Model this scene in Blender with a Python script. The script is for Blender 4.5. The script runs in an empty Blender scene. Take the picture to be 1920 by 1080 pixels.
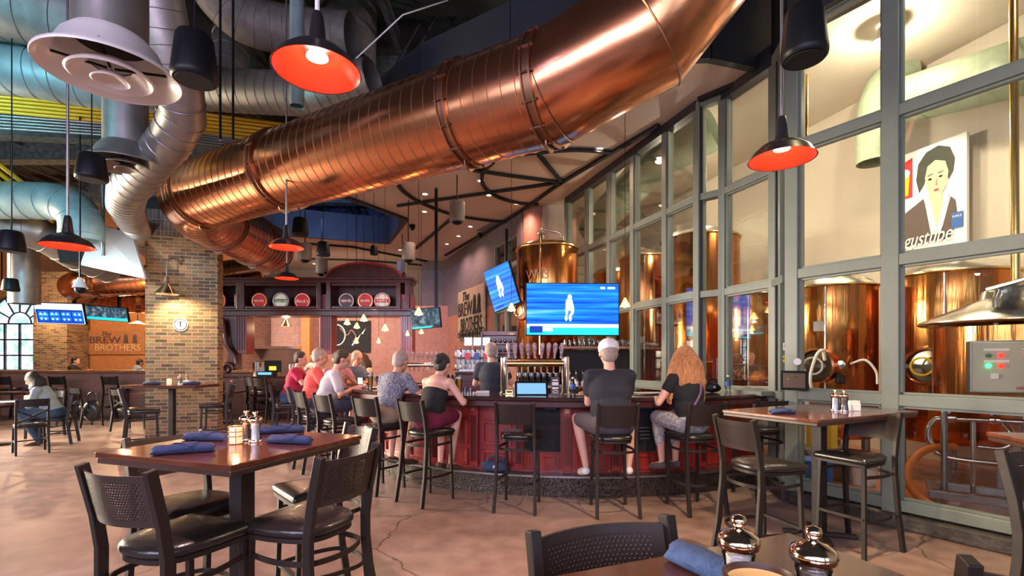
import bpy, bmesh, math, random
from math import sin, cos, pi, radians as R, atan2, sqrt
from mathutils import Vector as V, Matrix as MX
random.seed(7)
S = bpy.context.scene
COL = S.collection
# ---------------- camera ----------------
FPX, HOR, EYE = 920.0, 675.0, 1.5
cd = bpy.data.cameras.new('camera'); cam = bpy.data.objects.new('camera', cd); COL.objects.link(cam)
cam.location = (0, 0, EYE); cam.rotation_euler = (pi/2, 0, 0)
cd.sensor_width = 36; cd.lens = 36*FPX/1920; cd.shift_y = (HOR-540)/1920; cd.clip_start = .05; cd.clip_end = 200
S.camera = cam
S.view_settings.view_transform = 'Standard'; S.view_settings.look = 'None'; S.view_settings.gamma = 1
S.view_settings.use_curve_mapping = False; S.view_settings.exposure = 0.45
# ---------------- world: dusk daylight outside ----------------
w = bpy.data.worlds.new('world'); S.world = w; w.use_nodes = True
w.node_tree.nodes['Background'].inputs[0].default_value = (.42, .46, .75, 1)
w.node_tree.nodes['Background'].inputs[1].default_value = .40
# ---------------- large lights ----------------
def area(name, loc, aim, sx, sy, power, col, spread=180):
    l = bpy.data.lights.new(name, 'AREA'); l.shape = 'RECTANGLE'; l.size = sx; l.size_y = sy; l.spread = R(spread); l.energy = power; l.color = col
    o = bpy.data.objects.new(name, l); COL.objects.link(o); o.location = loc
    o.rotation_euler = (V(aim)-V(loc)).to_track_quat('-Z', 'Y').to_euler(); return o
def point(name, loc, power, col, r=.05):
    l = bpy.data.lights.new(name, 'POINT'); l.energy = power; l.color = col; l.shadow_soft_size = r
    o = bpy.data.objects.new(name, l); COL.objects.link(o); o.location = loc; return o
def spot(name, loc, aim, power, col, ang=70, r=.05, blend=.6):
    l = bpy.data.lights.new(name, 'SPOT'); l.energy = power; l.color = col; l.shadow_soft_size = r; l.spot_size = R(ang); l.spot_blend = blend
    o = bpy.data.objects.new(name, l); COL.objects.link(o); o.location = loc
    o.rotation_euler = (V(aim)-V(loc)).to_track_quat('-Z', 'Y').to_euler(); return o
area('rear_lilac_fill', (-3, -3.6, 3.2), (-2, 6, 1.2), 7, 2.2, 120, (.88, .66, 1.0), 120)  # lilac area fill added behind the camera
area('left_floor_fill', (-14.0, 8.0, 2.7), (-4, 7, .3), 5, 2.4, 720, (1.0, .86, .66), 85)  # area fill added for the bright left floor, no windows stand there
area('front_left_fill', (-6.5, -3.6, 3.6), (-5, 6, 1.0), 4, 1.6, 60, (.70, .72, 1.0), 120)  # cool area fill added behind the camera on the left
area('kitchen_fill', (-6.0, 14.0, 3.2), (-6.0, 16.5, .8), 3.2, .5, 150, (1.0, .78, .60))  # unseen area light added behind the hutch header to brighten the kitchen
spot('teal_fill_spot', (-5.6, 3.0, 4.0), (-6.5, 7.5, 5.6), 170, (.10, .85, 1.0), 110, .1)  # unseen teal spot added out of view to tint the high ducts
spot('teal_fill_spot', (-8.0, 5.2, 3.9), (-9.0, 9.0, 4.6), 130, (.12, .8, 1.0), 120, .1)  # second unseen teal spot, added for the far left ducts
spot('violet_fill_spot', (-2.4, 1.2, 4.6), (-2.6, 5.5, 6.4), 100, (.62, .45, 1.0), 120, .1)  # unseen violet spot added under the roof, no fixture there
spot('blue_fill_spot', (-4.6, 11.8, 5.3), (-4.8, 15.5, 6.2), 240, (.25, .4, 1.0), 130, .03)  # unseen blue spot added to tint the wall behind the ceiling opening
LAMPS = dict(down=26, downcol=(1.0,.62,.50))

spot('warm_floor_spot', (2.9,2.9,5.6), (2.9,3.1,0), 250, (1.0,.78,.42), 62, .06, .9)  # unseen spot added overhead for the warm pool on the right floor
# ---------------- point helpers ----------------
def P(px, py, Y): return V(((px-960)/FPX*Y, Y, EYE-(py-HOR)/FPX*Y))
def PX(px, Y): return (px-960)/FPX*Y
CZ = 5.08
def CL(px, py, z=CZ):
    Y = (z-EYE)*FPX/(HOR-py); return V(((px-960)/FPX*Y, Y, z))

# ---------------- materials ----------------
def nodes(m): return m.node_tree.nodes, m.node_tree.links
def mat(name, col, rough=.5, metal=0, emis=None, es=0, noise=0, nscale=8, col2=None, bump=0, bscale=30, stretch=(1,1,1), coat=0, spec=None, alpha=None, wet=0):
    m = bpy.data.materials.new(name); m.use_nodes = True
    N, L = nodes(m); b = N['Principled BSDF']
    c = tuple(col)+(1,)
    b.inputs['Base Color'].default_value = c; b.inputs['Roughness'].default_value = rough; b.inputs['Metallic'].default_value = metal
    if coat: b.inputs['Coat Weight'].default_value = coat; b.inputs['Coat Roughness'].default_value = .08
    if spec is not None: b.inputs['Specular IOR Level'].default_value = spec
    if emis: b.inputs['Emission Color'].default_value = tuple(emis)+(1,); b.inputs['Emission Strength'].default_value = es
    tc = N.new('ShaderNodeTexCoord'); mp = N.new('ShaderNodeMapping'); mp.inputs['Scale'].default_value = stretch
    L.new(tc.outputs['Object'], mp.inputs[0])
    if col2 is None and noise: col2 = tuple(x*(1-noise) for x in col)
    n = N.new('ShaderNodeTexNoise'); n.inputs['Scale'].default_value = nscale; n.inputs['Detail'].default_value = 6
    L.new(mp.outputs[0], n.inputs['Vector'])
    if col2 is not None:
        r = N.new('ShaderNodeValToRGB'); r.color_ramp.elements[0].position = .35; r.color_ramp.elements[1].position = .65
        r.color_ramp.elements[0].color = c; r.color_ramp.elements[1].color = tuple(col2)+(1,)
        L.new(n.outputs['Fac'], r.inputs[0]); L.new(r.outputs[0], b.inputs['Base Color'])
    # slight roughness variation everywhere
    mr = N.new('ShaderNodeMapRange'); mr.inputs[3].default_value = rough*.85; mr.inputs[4].default_value = min(1, rough*1.2+wet)
    L.new(n.outputs['Fac'], mr.inputs[0]); L.new(mr.outputs[0], b.inputs['Roughness'])
    if bump:
        n2 = N.new('ShaderNodeTexNoise'); n2.inputs['Scale'].default_value = bscale; n2.inputs['Detail'].default_value = 4
        L.new(mp.outputs[0], n2.inputs['Vector'])
        bp = N.new('ShaderNodeBump'); bp.inputs['Strength'].default_value = bump; bp.inputs['Distance'].default_value = .02
        L.new(n2.outputs['Fac'], bp.inputs['Height']); L.new(bp.outputs[0], b.inputs['Normal'])
    return m
def emat(name, col, s):
    m = bpy.data.materials.new(name); m.use_nodes = True; N, L = nodes(m); b = N['Principled BSDF']
    b.inputs['Base Color'].default_value = tuple(col)+(1,); b.inputs['Emission Color'].default_value = tuple(col)+(1,); b.inputs['Emission Strength'].default_value = s; b.inputs['Specular IOR Level'].default_value = .1
    return m
def glassmat(name, tint=(.93,.97,.95), rough=.0, ior=1.5, refl=1.0):
    m = bpy.data.materials.new(name); m.use_nodes = True; N, L = nodes(m); N.remove(N['Principled BSDF']); o = N['Material Output']
    t = N.new('ShaderNodeBsdfTransparent'); t.inputs[0].default_value = tuple(tint)+(1,)
    g = N.new('ShaderNodeBsdfGlossy'); g.inputs['Roughness'].default_value = rough
    f = N.new('ShaderNodeFresnel'); f.inputs[0].default_value = ior
    mm = N.new('ShaderNodeMath'); mm.operation = 'MULTIPLY'; mm.inputs[1].default_value = refl
    x = N.new('ShaderNodeMixShader'); L.new(f.outputs[0], mm.inputs[0]); L.new(mm.outputs[0], x.inputs[0]); L.new(t.outputs[0], x.inputs[1]); L.new(g.outputs[0], x.inputs[2]); L.new(x.outputs[0], o.inputs[0])
    return m
def brickmat(name, c1, c2, mortar, scale=1.0, bw=.21, bh=.068, soldier=False):
    m = bpy.data.materials.new(name); m.use_nodes = True; N, L = nodes(m); b = N['Principled BSDF']; b.inputs['Roughness'].default_value = .8
    tc = N.new('ShaderNodeTexCoord'); s = N.new('ShaderNodeSeparateXYZ'); L.new(tc.outputs['Object'], s.inputs[0])
    a = N.new('ShaderNodeMath'); a.operation = 'ADD'; L.new(s.outputs[0], a.inputs[0]); L.new(s.outputs[1], a.inputs[1])
    c = N.new('ShaderNodeCombineXYZ')
    if soldier: L.new(s.outputs[2], c.inputs[0]); L.new(a.outputs[0], c.inputs[1])
    else: L.new(a.outputs[0], c.inputs[0]); L.new(s.outputs[2], c.inputs[1])
    t = N.new('ShaderNodeTexBrick'); t.inputs['Color1'].default_value = tuple(c1)+(1,); t.inputs['Color2'].default_value = tuple(c2)+(1,); t.inputs['Mortar'].default_value = tuple(mortar)+(1,)
    t.inputs['Scale'].default_value = 1; t.inputs['Brick Width'].default_value = bw*scale; t.inputs['Row Height'].default_value = bh*scale; t.inputs['Mortar Size'].default_value = .006*scale; t.inputs['Bias'].default_value = -.1
    if soldier: t.offset = 0
    L.new(c.outputs[0], t.inputs['Vector'])
    n = N.new('ShaderNodeTexNoise'); n.inputs['Scale'].default_value = 14; L.new(tc.outputs['Object'], n.inputs['Vector'])
    x = N.new('ShaderNodeMix'); x.data_type = 'RGBA'; x.blend_type = 'MULTIPLY'; x.inputs[0].default_value = .55
    L.new(t.outputs[0], x.inputs[6]); L.new(n.outputs['Color'], x.inputs[7]); L.new(x.outputs[2], b.inputs['Base Color'])
    bp = N.new('ShaderNodeBump'); bp.inputs['Strength'].default_value = .6; bp.inputs['Distance'].default_value = .01; bp.invert = True
    L.new(t.outputs['Fac'], bp.inputs['Height']); L.new(bp.outputs[0], b.inputs['Normal'])
    return m
def perfmat(name, col):
    m = mat(name, col, .45, .2, spec=.35); N, L = nodes(m); o = N['Material Output']; b = N['Principled BSDF']
    tc = N.new('ShaderNodeTexCoord'); s = N.new('ShaderNodeSeparateXYZ'); L.new(tc.outputs['UV'], s.inputs[0])
    def mth(op, a, bb=None):
        x = N.new('ShaderNodeMath'); x.operation = op
        for i, v in enumerate((a, bb)):
            if v is None: continue
            if isinstance(v, (int, float)): x.inputs[i].default_value = v
            else: L.new(v, x.inputs[i])
        return x.outputs[0]
    u = mth('MULTIPLY', s.outputs[0], 1/.0125); v = mth('MULTIPLY', s.outputs[1], 1/.0105)
    row = mth('FLOOR', v); u2 = mth('ADD', u, mth('MULTIPLY', mth('MODULO', row, 2), .5))
    du = mth('SUBTRACT', mth('FRACT', u2), .5); dv = mth('SUBTRACT', mth('FRACT', v), .5)
    d = mth('ADD', mth('MULTIPLY', du, du), mth('MULTIPLY', dv, dv))
    h = mth('LESS_THAN', d, .075)
    inu = mth('LESS_THAN', mth('ABSOLUTE', s.outputs[0]), .148); inv = mth('LESS_THAN', mth('ABSOLUTE', mth('SUBTRACT', s.outputs[1], 0)), .078)
    h = mth('MULTIPLY', h, mth('MULTIPLY', inu, inv))
    t = N.new('ShaderNodeBsdfTransparent'); x = N.new('ShaderNodeMixShader')
    L.new(h, x.inputs[0]); L.new(b.outputs[0], x.inputs[1]); L.new(t.outputs[0], x.inputs[2]); L.new(x.outputs[0], o.inputs[0])
    return m
M = {}
M['copper'] = mat('copper', (.84,.34,.17), .22, 1, noise=.22, nscale=2.2, bump=.05, bscale=6, stretch=(.6,.6,1.6))
M['copper_ring'] = mat('copper_ring', (.34,.17,.10), .38, 1)
M['seam'] = mat('seam', (.42,.22,.13), .45, 1)
def tankmat(name, c1, c2, r):
    m = mat(name, c1, r, 1, col2=c2, nscale=3, bump=.35, bscale=9, stretch=(1.6,1.6,.10)); return m
M['tank'] = tankmat('tank_copper', (.78,.33,.10), (.60,.20,.06), .16)
M['steel'] = mat('steel', (.72,.70,.66), .2, 1, noise=.15)
M['steel_dull'] = mat('steel_dull', (.42,.42,.42), .38, 1, noise=.2)
M['chrome'] = mat('chrome', (.86,.84,.82), .1, 1)
M['mill_cap'] = mat('polished_mill_cap', (.86,.66,.48), .1, 1)
M['brass'] = mat('brass', (.90,.62,.25), .2, 1, noise=.15)
M['galv'] = mat('galvanised_duct', (.34,.32,.29), .42, .75, noise=.25, nscale=5, bump=.08)
M['duct_teal'] = mat('painted_duct', (.24,.33,.33), .5, .3, noise=.3, nscale=4)
M['duct_dark'] = mat('dark_duct', (.17,.145,.13), .6, .2, noise=.3)
M['diffuser'] = mat('diffuser_paint', (.80,.74,.72), .3, .1)
M['black'] = mat('black_paint', (.006,.006,.008), .42, spec=.25)
M['blackmatte'] = mat('black_matte', (.008,.008,.010), .75)
M['navy'] = mat('navy_fascia', (.010,.012,.020), .6, noise=.3, nscale=3)
M['soffit'] = mat('soffit_plaster', (.55,.44,.37), .55, noise=.06, nscale=1.2)
M['deck'] = mat('ceiling_deck', (.055,.055,.058), .8, noise=.5, nscale=1.5)
M['beam'] = mat('fireproofed_beam', (.13,.14,.13), .95, noise=.5, nscale=10, bump=.8, bscale=25)
M['greywall'] = mat('grey_wall', (.16,.13,.15), .7, noise=.15)
M['cream'] = mat('cream_wall', (.56,.49,.40), .7, noise=.08, nscale=1)
M['creamdark'] = mat('taupe_wall', (.34,.27,.22), .7, noise=.1)
M['salmon'] = mat('salmon_panel', (.42,.19,.14), .5, noise=.2)
M['orangewall'] = mat('orange_wall', (.50,.20,.06), .6, noise=.2)
M['frame'] = mat('window_frame_paint', (.20,.225,.185), .4, noise=.08)
M['frame_dark'] = mat('window_frame_dark', (.03,.03,.035), .4)
M['glass'] = glassmat('window_glass', (.96,.97,.93), refl=.6)
M['clear'] = glassmat('clear_glass', (.90,.92,.93), rough=.02, ior=1.6)
M['bottle_green'] = glassmat('bottle_glass', (.25,.40,.22), rough=.03, ior=1.7)
M['bottle_dark'] = mat('dark_bottle', (.05,.02,.01), .12, coat=.6)
M['wood_red'] = mat('mahogany', (.34,.028,.020), .3, col2=(.19,.014,.012), nscale=4, stretch=(3,3,.5), coat=.25)
M['wood_dark'] = mat('dark_mahogany', (.085,.018,.016), .32, col2=(.045,.010,.010), nscale=4, stretch=(2,2,.6), coat=.2)
M['bartop'] = mat('bar_top', (.055,.022,.018), .14, col2=(.03,.014,.012), nscale=6, coat=.5)
M['table'] = mat('table_top', (.15,.045,.022), .16, col2=(.09,.025,.013), nscale=5, stretch=(1,4,1), coat=.5)
M['table_edge'] = mat('table_edge', (.06,.028,.02), .35)
M['post'] = mat('table_post', (.022,.014,.014), .5, .1)
M['chair'] = mat('chair_metal', (.027,.018,.015), .45, .2, noise=.15, spec=.35)
M['chair_black'] = mat('dark_chair_frame', (.02,.018,.02), .4, .2)
M['perf'] = perfmat('perforated_metal', (.045,.031,.025))
M['vinyl'] = mat('black_vinyl', (.018,.014,.013), .26, bump=.08, bscale=90, coat=.15)
M['napkin'] = mat('navy_napkin', (.026,.042,.115), .9, noise=.3, nscale=40, bump=.3, bscale=120)
M['napkin_lit'] = mat('lit_navy_napkin', (.07,.13,.27), .9, noise=.2, nscale=60, bump=.3, bscale=200)  # same cloth as the navy napkin, lighter to stand for stronger light
M['white'] = mat('white_paint', (.80,.78,.75), .5)
M['paper'] = mat('paper', (.85,.82,.78), .8)
M['red'] = mat('red_paint', (.60,.02,.02), .4)
M['green'] = mat('green_paint', (.03,.22,.07), .4)
M['yellow'] = mat('yellow_conduit', (.80,.50,.02), .35, .2)
M['blue'] = mat('blue_plastic', (.02,.10,.38), .45)
M['shade_out'] = mat('black_enamel', (.018,.014,.016), .3, coat=.3)
M['shade_in'] = mat('red_enamel', (.50,.007,.002), .3)
M['brick'] = brickmat('pillar_brick', (.46,.27,.12), (.10,.06,.045), (.56,.45,.32))
M['brick_red'] = brickmat('red_brick', (.26,.09,.055), (.13,.05,.035), (.30,.22,.18))
M['brick_sold'] = brickmat('soldier_brick', (.20,.14,.11), (.09,.065,.055), (.30,.26,.23), soldier=True)
M['tile'] = mat('clay_tile', (.48,.14,.05), .28, noise=.25, nscale=5)
M['curb'] = mat('curb_stone', (.07,.055,.045), .6, noise=.4, nscale=14, bump=.6)
M['bulb'] = emat('warm_bulb', (1.0,.80,.62), 30)
M['bulb_soft'] = emat('amber_glass', (1.0,.42,.10), 5)
M['down'] = emat('downlight_lens', (1.0,.82,.62), 14)
M['daylight'] = emat('daylight', (.62,.78,1.0), 3.0)  # glow of the added panes behind the camera
M['skin'] = mat('skin', (.62,.30,.20), .5); M['skin2'] = mat('skin_light', (.70,.37,.27), .5)
M['hair_brown'] = mat('brown_hair', (.06,.026,.014), .55, noise=.5, nscale=30, stretch=(8,8,1), bump=.5, bscale=60)
M['hair_dark'] = mat('dark_hair', (.018,.010,.010), .5, bump=.5, bscale=60, stretch=(6,6,1))
M['hair_blond'] = mat('blond_hair', (.78,.34,.13), .5, col2=(.45,.16,.05), nscale=14, stretch=(5,5,.8), bump=.8, bscale=40)
M['hair_grey'] = mat('grey_hair', (.42,.31,.26), .6, noise=.3, nscale=40)
M['denim'] = mat('denim', (.05,.085,.17), .9, noise=.4, nscale=60)
M['candle'] = emat('candle_glow', (1.0,.50,.15), 3.5)
M['amberbeer'] = mat('beer', (.85,.42,.03), .1, emis=(.8,.35,.02), es=.0)
M['led_g'] = emat('green_led', (.05,1,.25), 3); M['led_r'] = emat('red_led', (1,.03,.02), 2)

# floor
def floormat():
    m = bpy.data.materials.new('stained_concrete'); m.use_nodes = True; N, L = nodes(m); b = N['Principled BSDF']
    tc = N.new('ShaderNodeTexCoord')
    n = N.new('ShaderNodeTexNoise'); n.inputs['Scale'].default_value = .55; n.inputs['Detail'].default_value = 9; n.inputs['Distortion'].default_value = .6
    L.new(tc.outputs['Object'], n.inputs['Vector'])
    r = N.new('ShaderNodeValToRGB'); e = r.color_ramp.elements
    e[0].position = .3; e[0].color = (.17,.10,.082,1); e[1].position = .72; e[1].color = (.38,.275,.23,1)
    q = e.new(.5); q.color = (.25,.155,.13,1)
    L.new(n.outputs['Fac'], r.inputs[0])
    n2 = N.new('ShaderNodeTexNoise'); n2.inputs['Scale'].default_value = 6; n2.inputs['Detail'].default_value = 8; L.new(tc.outputs['Object'], n2.inputs['Vector'])
    x = N.new('ShaderNodeMix'); x.data_type = 'RGBA'; x.blend_type = 'OVERLAY'; x.inputs[0].default_value = .55
    L.new(r.outputs[0], x.inputs[6]); L.new(n2.outputs['Fac'], x.inputs[7])
    # hairline cracks
    nz = N.new('ShaderNodeTexNoise'); nz.inputs['Scale'].default_value = 2.5; nz.inputs['Detail'].default_value = 5; L.new(tc.outputs['Object'], nz.inputs['Vector'])
    ad = N.new('ShaderNodeMix'); ad.data_type = 'RGBA'; ad.inputs[0].default_value = .22; L.new(tc.outputs['Object'], ad.inputs[6]); L.new(nz.outputs['Color'], ad.inputs[7])
    v = N.new('ShaderNodeTexVoronoi'); v.feature = 'DISTANCE_TO_EDGE'; v.inputs['Scale'].default_value = .42; L.new(ad.outputs[2], v.inputs['Vector'])
    lt = N.new('ShaderNodeMapRange'); lt.inputs[1].default_value = .0; lt.inputs[2].default_value = .0035; lt.inputs[3].default_value = .25; lt.inputs[4].default_value = 1
    L.new(v.outputs['Distance'], lt.inputs[0])
    y = N.new('ShaderNodeMix'); y.data_type = 'RGBA'; y.blend_type = 'MULTIPLY'; y.inputs[0].default_value = 1; L.new(x.outputs[2], y.inputs[6]); L.new(lt.outputs[0], y.inputs[7])
    L.new(y.outputs[2], b.inputs['Base Color'])
    mr = N.new('ShaderNodeMapRange'); mr.inputs[3].default_value = .28; mr.inputs[4].default_value = .5; L.new(n2.outputs['Fac'], mr.inputs[0]); L.new(mr.outputs[0], b.inputs['Roughness'])
    return m
M['floor'] = floormat()
def tilemat():
    m = bpy.data.materials.new('quarry_tile'); m.use_nodes = True; N, L = nodes(m); b = N['Principled BSDF']; b.inputs['Roughness'].default_value = .22
    tc = N.new('ShaderNodeTexCoord'); t = N.new('ShaderNodeTexBrick'); t.offset = 0
    t.inputs['Scale'].default_value = 1; t.inputs['Brick Width'].default_value = .2; t.inputs['Row Height'].default_value = .2; t.inputs['Mortar Size'].default_value = .004
    t.inputs['Color1'].default_value = (.42,.12,.045,1); t.inputs['Color2'].default_value = (.34,.09,.035,1); t.inputs['Mortar'].default_value = (.12,.05,.03,1)
    L.new(tc.outputs['Object'], t.inputs['Vector']); L.new(t.outputs[0], b.inputs['Base Color']); return m
M['quarry'] = tilemat()
def platemat():
    m = mat('diamond_plate', (.11,.09,.08), .35, .8); N, L = nodes(m); b = N['Principled BSDF']
    tc = N.new('ShaderNodeTexCoord'); mp = N.new('ShaderNodeMapping'); mp.inputs['Rotation'].default_value = (.6,.7,.785); L.new(tc.outputs['Object'], mp.inputs[0])
    c = N.new('ShaderNodeTexVoronoi'); c.inputs['Scale'].default_value = 48; L.new(mp.outputs[0], c.inputs['Vector'])
    mr = N.new('ShaderNodeMapRange'); mr.inputs[1].default_value = .2; mr.inputs[2].default_value = .45; mr.inputs[3].default_value = 1; mr.inputs[4].default_value = 0; L.new(c.outputs['Distance'], mr.inputs[0])
    bp = N.new('ShaderNodeBump'); bp.inputs['Strength'].default_value = 1; bp.inputs['Distance'].default_value = .02; L.new(mr.outputs[0], bp.inputs['Height']); L.new(bp.outputs[0], b.inputs['Normal'])
    return m
M['plate'] = platemat()
def screenmat(name, cols, sc=(1,1,14), seed=0, s=2.2, nscale=2.0):
    m = bpy.data.materials.new(name); m.use_nodes = True; N, L = nodes(m); b = N['Principled BSDF']; b.inputs['Base Color'].default_value = (0,0,0,1); b.inputs['Roughness'].default_value = .5; b.inputs['Specular IOR Level'].default_value = .15
    tc = N.new('ShaderNodeTexCoord'); mp = N.new('ShaderNodeMapping'); mp.inputs['Scale'].default_value = sc; mp.inputs['Location'].default_value = (seed,seed,seed); L.new(tc.outputs['Object'], mp.inputs[0])
    n = N.new('ShaderNodeTexNoise'); n.inputs['Scale'].default_value = nscale; n.inputs['Detail'].default_value = 4; L.new(mp.outputs[0], n.inputs['Vector'])
    r = N.new('ShaderNodeValToRGB'); e = r.color_ramp.elements
    for i, c in enumerate(cols):
        p = .3+.42*i/(len(cols)-1)
        q = e[0] if i == 0 else (e[len(e)-1] if i == len(cols)-1 else e.new(p))
        q.position = p; q.color = tuple(c)+(1,)
    L.new(n.outputs['Fac'], r.inputs[0]); L.new(r.outputs[0], b.inputs['Emission Color']); b.inputs['Emission Strength'].default_value = s
    return m
M['scr_blue'] = screenmat('screen_blue', [(.002,.03,.42),(.004,.09,.75),(.01,.20,.95),(.03,.38,1.0),(.30,.65,1.0)], (.25,.25,7), s=1.1)
M['scr_cyan'] = emat('screen_cyan', (.02,.62,.80), .9)
M['scr_white'] = emat('screen_white', (.75,.88,1.0), 1.0)
M['scr_dark'] = screenmat('screen_match', [(.01,.02,.03),(.05,.10,.14),(.30,.42,.50)], (2,2,2), 3, .9, 5)
M['scr_deep'] = emat('screen_navy', (.01,.04,.30), .9)
M['day_tree'] = screenmat('window_view', [(.12,.22,.10),(.25,.42,.50),(.50,.68,1.0),(.9,.95,1.0)], (1,1,1), 5, 2.4, 3.5)

# ---------------- mesh builder ----------------
class MB:
    def __init__(s): s.v = []; s.f = []; s.mi = []; s.cur = 0; s.M = MX.Identity(4); s.uv = None
    def add(s, vs, fs):
        b = len(s.v); s.v += [s.M @ V(p) for p in vs]; s.f += [[i+b for i in f] for f in fs]; s.mi += [s.cur]*len(fs); return s
    def box(s, c, d, rz=0, top=1.0, rx=0, ry=0):
        x, y, z = d[0]/2, d[1]/2, d[2]/2
        r = MX.Translation(V(c)) @ MX.Rotation(rz, 4, 'Z') @ MX.Rotation(rx, 4, 'X') @ MX.Rotation(ry, 4, 'Y')
        vs = [r @ V((a*x*(top if k > 0 else 1), b*y*(top if k > 0 else 1), k*z)) for a, b, k in ((-1,-1,-1),(1,-1,-1),(1,1,-1),(-1,1,-1),(-1,-1,1),(1,-1,1),(1,1,1),(-1,1,1))]
        return s.add(vs, [(0,3,2,1),(4,5,6,7),(0,1,5,4),(1,2,6,5),(2,3,7,6),(3,0,4,7)])
    def bar(s, a, b, w, h, up=(0,0,1)):      # rectangular bar between two points
        a, b = V(a), V(b); d = (b-a).normalized(); up = V(up)
        if abs(d.dot(up)) > .98: up = V((0,1,0))
        sx = d.cross(up).normalized()*w/2; uz = sx.cross(d).normalized()*h/2
        vs = [p+i*sx+j*uz for p in (a, b) for i, j in ((-1,-1),(1,-1),(1,1),(-1,1))]
        return s.add(vs, [(0,1,2,3),(7,6,5,4),(0,4,5,1),(1,5,6,2),(2,6,7,3),(3,7,4,0)])
    def tube(s, pts, r, n=12, caps=True, closed=False, flat=1.0):
        pts = [V(p) for p in pts]; m = len(pts); rs = r if isinstance(r, (list, tuple)) else [r]*m
        vs = []; prev = None
        for i, p in enumerate(pts):
            if closed: t = (pts[(i+1) % m]-pts[i-1])
            else: t = (pts[min(i+1, m-1)]-pts[max(i-1, 0)])
            t = t.normalized() if t.length > 1e-9 else V((0,0,1))
            if prev is None:
                a = V((0,0,1)) if abs(t.z) < .9 else V((1,0,0))
                u = (a-t*a.dot(t)).normalized()
            else:
                u = prev-t*prev.dot(t); u = u.normalized() if u.length > 1e-6 else V((1,0,0))
            prev = u; k = t.cross(u)
            for j in range(n):
                q = 2*pi*j/n; vs.append(p+u*cos(q)*rs[i]*flat+k*sin(q)*rs[i])
        fs = []; lim = m if closed else m-1
        for i in range(lim):
            for j in range(n):
                a = i*n+j; b = i*n+(j+1) % n; c = ((i+1) % m)*n+(j+1) % n; d = ((i+1) % m)*n+j
                fs.append((a, b, c, d))
        if caps and not closed: fs += [tuple(range(n-1, -1, -1)), tuple((m-1)*n+j for j in range(n))]
        return s.add(vs, fs)
    def cyl(s, a, b, r, r2=None, n=16): return s.tube([a, b], [r, r if r2 is None else r2], n)
    def lathe(s, prof, c=(0,0,0), n=24, ax=None, cap=True):  # prof list of (r,z)
        vs = []; c = V(c)
        q = V((0,0,1)).rotation_difference(V(ax)).to_matrix() if ax else MX.Identity(3)
        for r, z in prof:
            for j in range(n):
                a = 2*pi*j/n; vs.append(c+q @ V((max(r,1e-4)*cos(a), max(r,1e-4)*sin(a), z)))
        fs = []
        for i in range(len(prof)-1):
            for j in range(n):
                fs.append((i*n+j, i*n+(j+1) % n, (i+1)*n+(j+1) % n, (i+1)*n+j))
        if cap: fs += [tuple(range(n-1, -1, -1)), tuple((len(prof)-1)*n+j for j in range(n))]
        return s.add(vs, fs)
    def ell(s, c, r, n=14, m=9, rot=None):
        c = V(c); r = (r, r, r) if isinstance(r, (int, float)) else r
        vs = []; fs = []; rot = rot or MX.Identity(3)
        for i in range(m+1):
            t = pi*i/m
            for j in range(n):
                a = 2*pi*j/n; rr = max(sin(t), 1e-3); vs.append(c+rot @ V((r[0]*rr*cos(a), r[1]*rr*sin(a), -r[2]*cos(t))))
        for i in range(m):
            for j in range(n): fs.append((i*n+j, i*n+(j+1) % n, (i+1)*n+(j+1) % n, (i+1)*n+j))
        fs += [tuple(range(n-1, -1, -1)), tuple(m*n+j for j in range(n))]
        return s.add(vs, fs)
    def cap(s, a, ra, b, rb, n=10):            # tapered capsule
        a, b = V(a), V(b); d = b-a; L_ = d.length
        if L_ < 1e-6: return s.ell(a, ra)
        d /= L_; pts = []; rs = []
        for k in range(1, 4): t = pi/2*k/4; pts.append(a-d*ra*cos(t)); rs.append(ra*sin(t))
        pts += [a, b]; rs += [ra, rb]
        for k in range(3, 0, -1): t = pi/2*k/4; pts.append(b+d*rb*cos(t)); rs.append(rb*sin(t))
        return s.tube(pts, rs, n)
    def prism(s, poly, z0, z1):
        n = len(poly); vs = [(x, y, z0) for x, y in poly]+[(x, y, z1) for x, y in poly]
        return s.add(vs, [tuple(range(n-1, -1, -1)), tuple(range(n, 2*n))]+[(i, (i+1) % n, (i+1) % n+n, i+n) for i in range(n)])
    def slab(s, poly, y0, y1):                 # polygon in XZ extruded along Y
        n = len(poly); vs = [(x, y0, z) for x, z in poly]+[(x, y1, z) for x, z in poly]
        return s.add(vs, [tuple(range(n)), tuple(range(2*n-1, n-1, -1))]+[(i, i+n, (i+1) % n+n, (i+1) % n) for i in range(n)])
    def build(s, name, m, parent=None, smooth=None, bevel=0, loc=None, fix=True):
        me = bpy.data.meshes.new(name); me.from_pydata([tuple(p) for p in s.v], [], s.f)
        for x in (m if isinstance(m, (list, tuple)) else [m]): me.materials.append(x)
        if any(s.mi): me.polygons.foreach_set('material_index', s.mi)
        if fix:
            bm = bmesh.new(); bm.from_mesh(me); bmesh.ops.recalc_face_normals(bm, faces=bm.faces[:]); bm.to_mesh(me); bm.free()
        if smooth:
            me.shade_smooth(); me.set_sharp_from_angle(angle=R(smooth))
        me.update()
        o = bpy.data.objects.new(name, me); COL.objects.link(o)
        if parent: o.parent = parent
        if loc is not None: o.location = loc
        if bevel:
            b = o.modifiers.new('bevel', 'BEVEL'); b.width = bevel; b.segments = 2; b.limit_method = 'ANGLE'
        return o
def tag(o, label=None, cat=None, group=None, kind=None):
    if label: o['label'] = label
    if cat: o['category'] = cat
    if group: o['group'] = group
    if kind: o['kind'] = kind
    return o
def thing(name, label, cat, loc=(0,0,0), rz=0, group=None):
    o = bpy.data.objects.new(name, None); COL.objects.link(o); o.location = loc; o.rotation_euler = (0,0,rz); o.empty_display_size = .1
    return tag(o, label, cat, group)
KIDS = {}
def children(o): return [c for c in COL.objects if c.parent == o]
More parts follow.
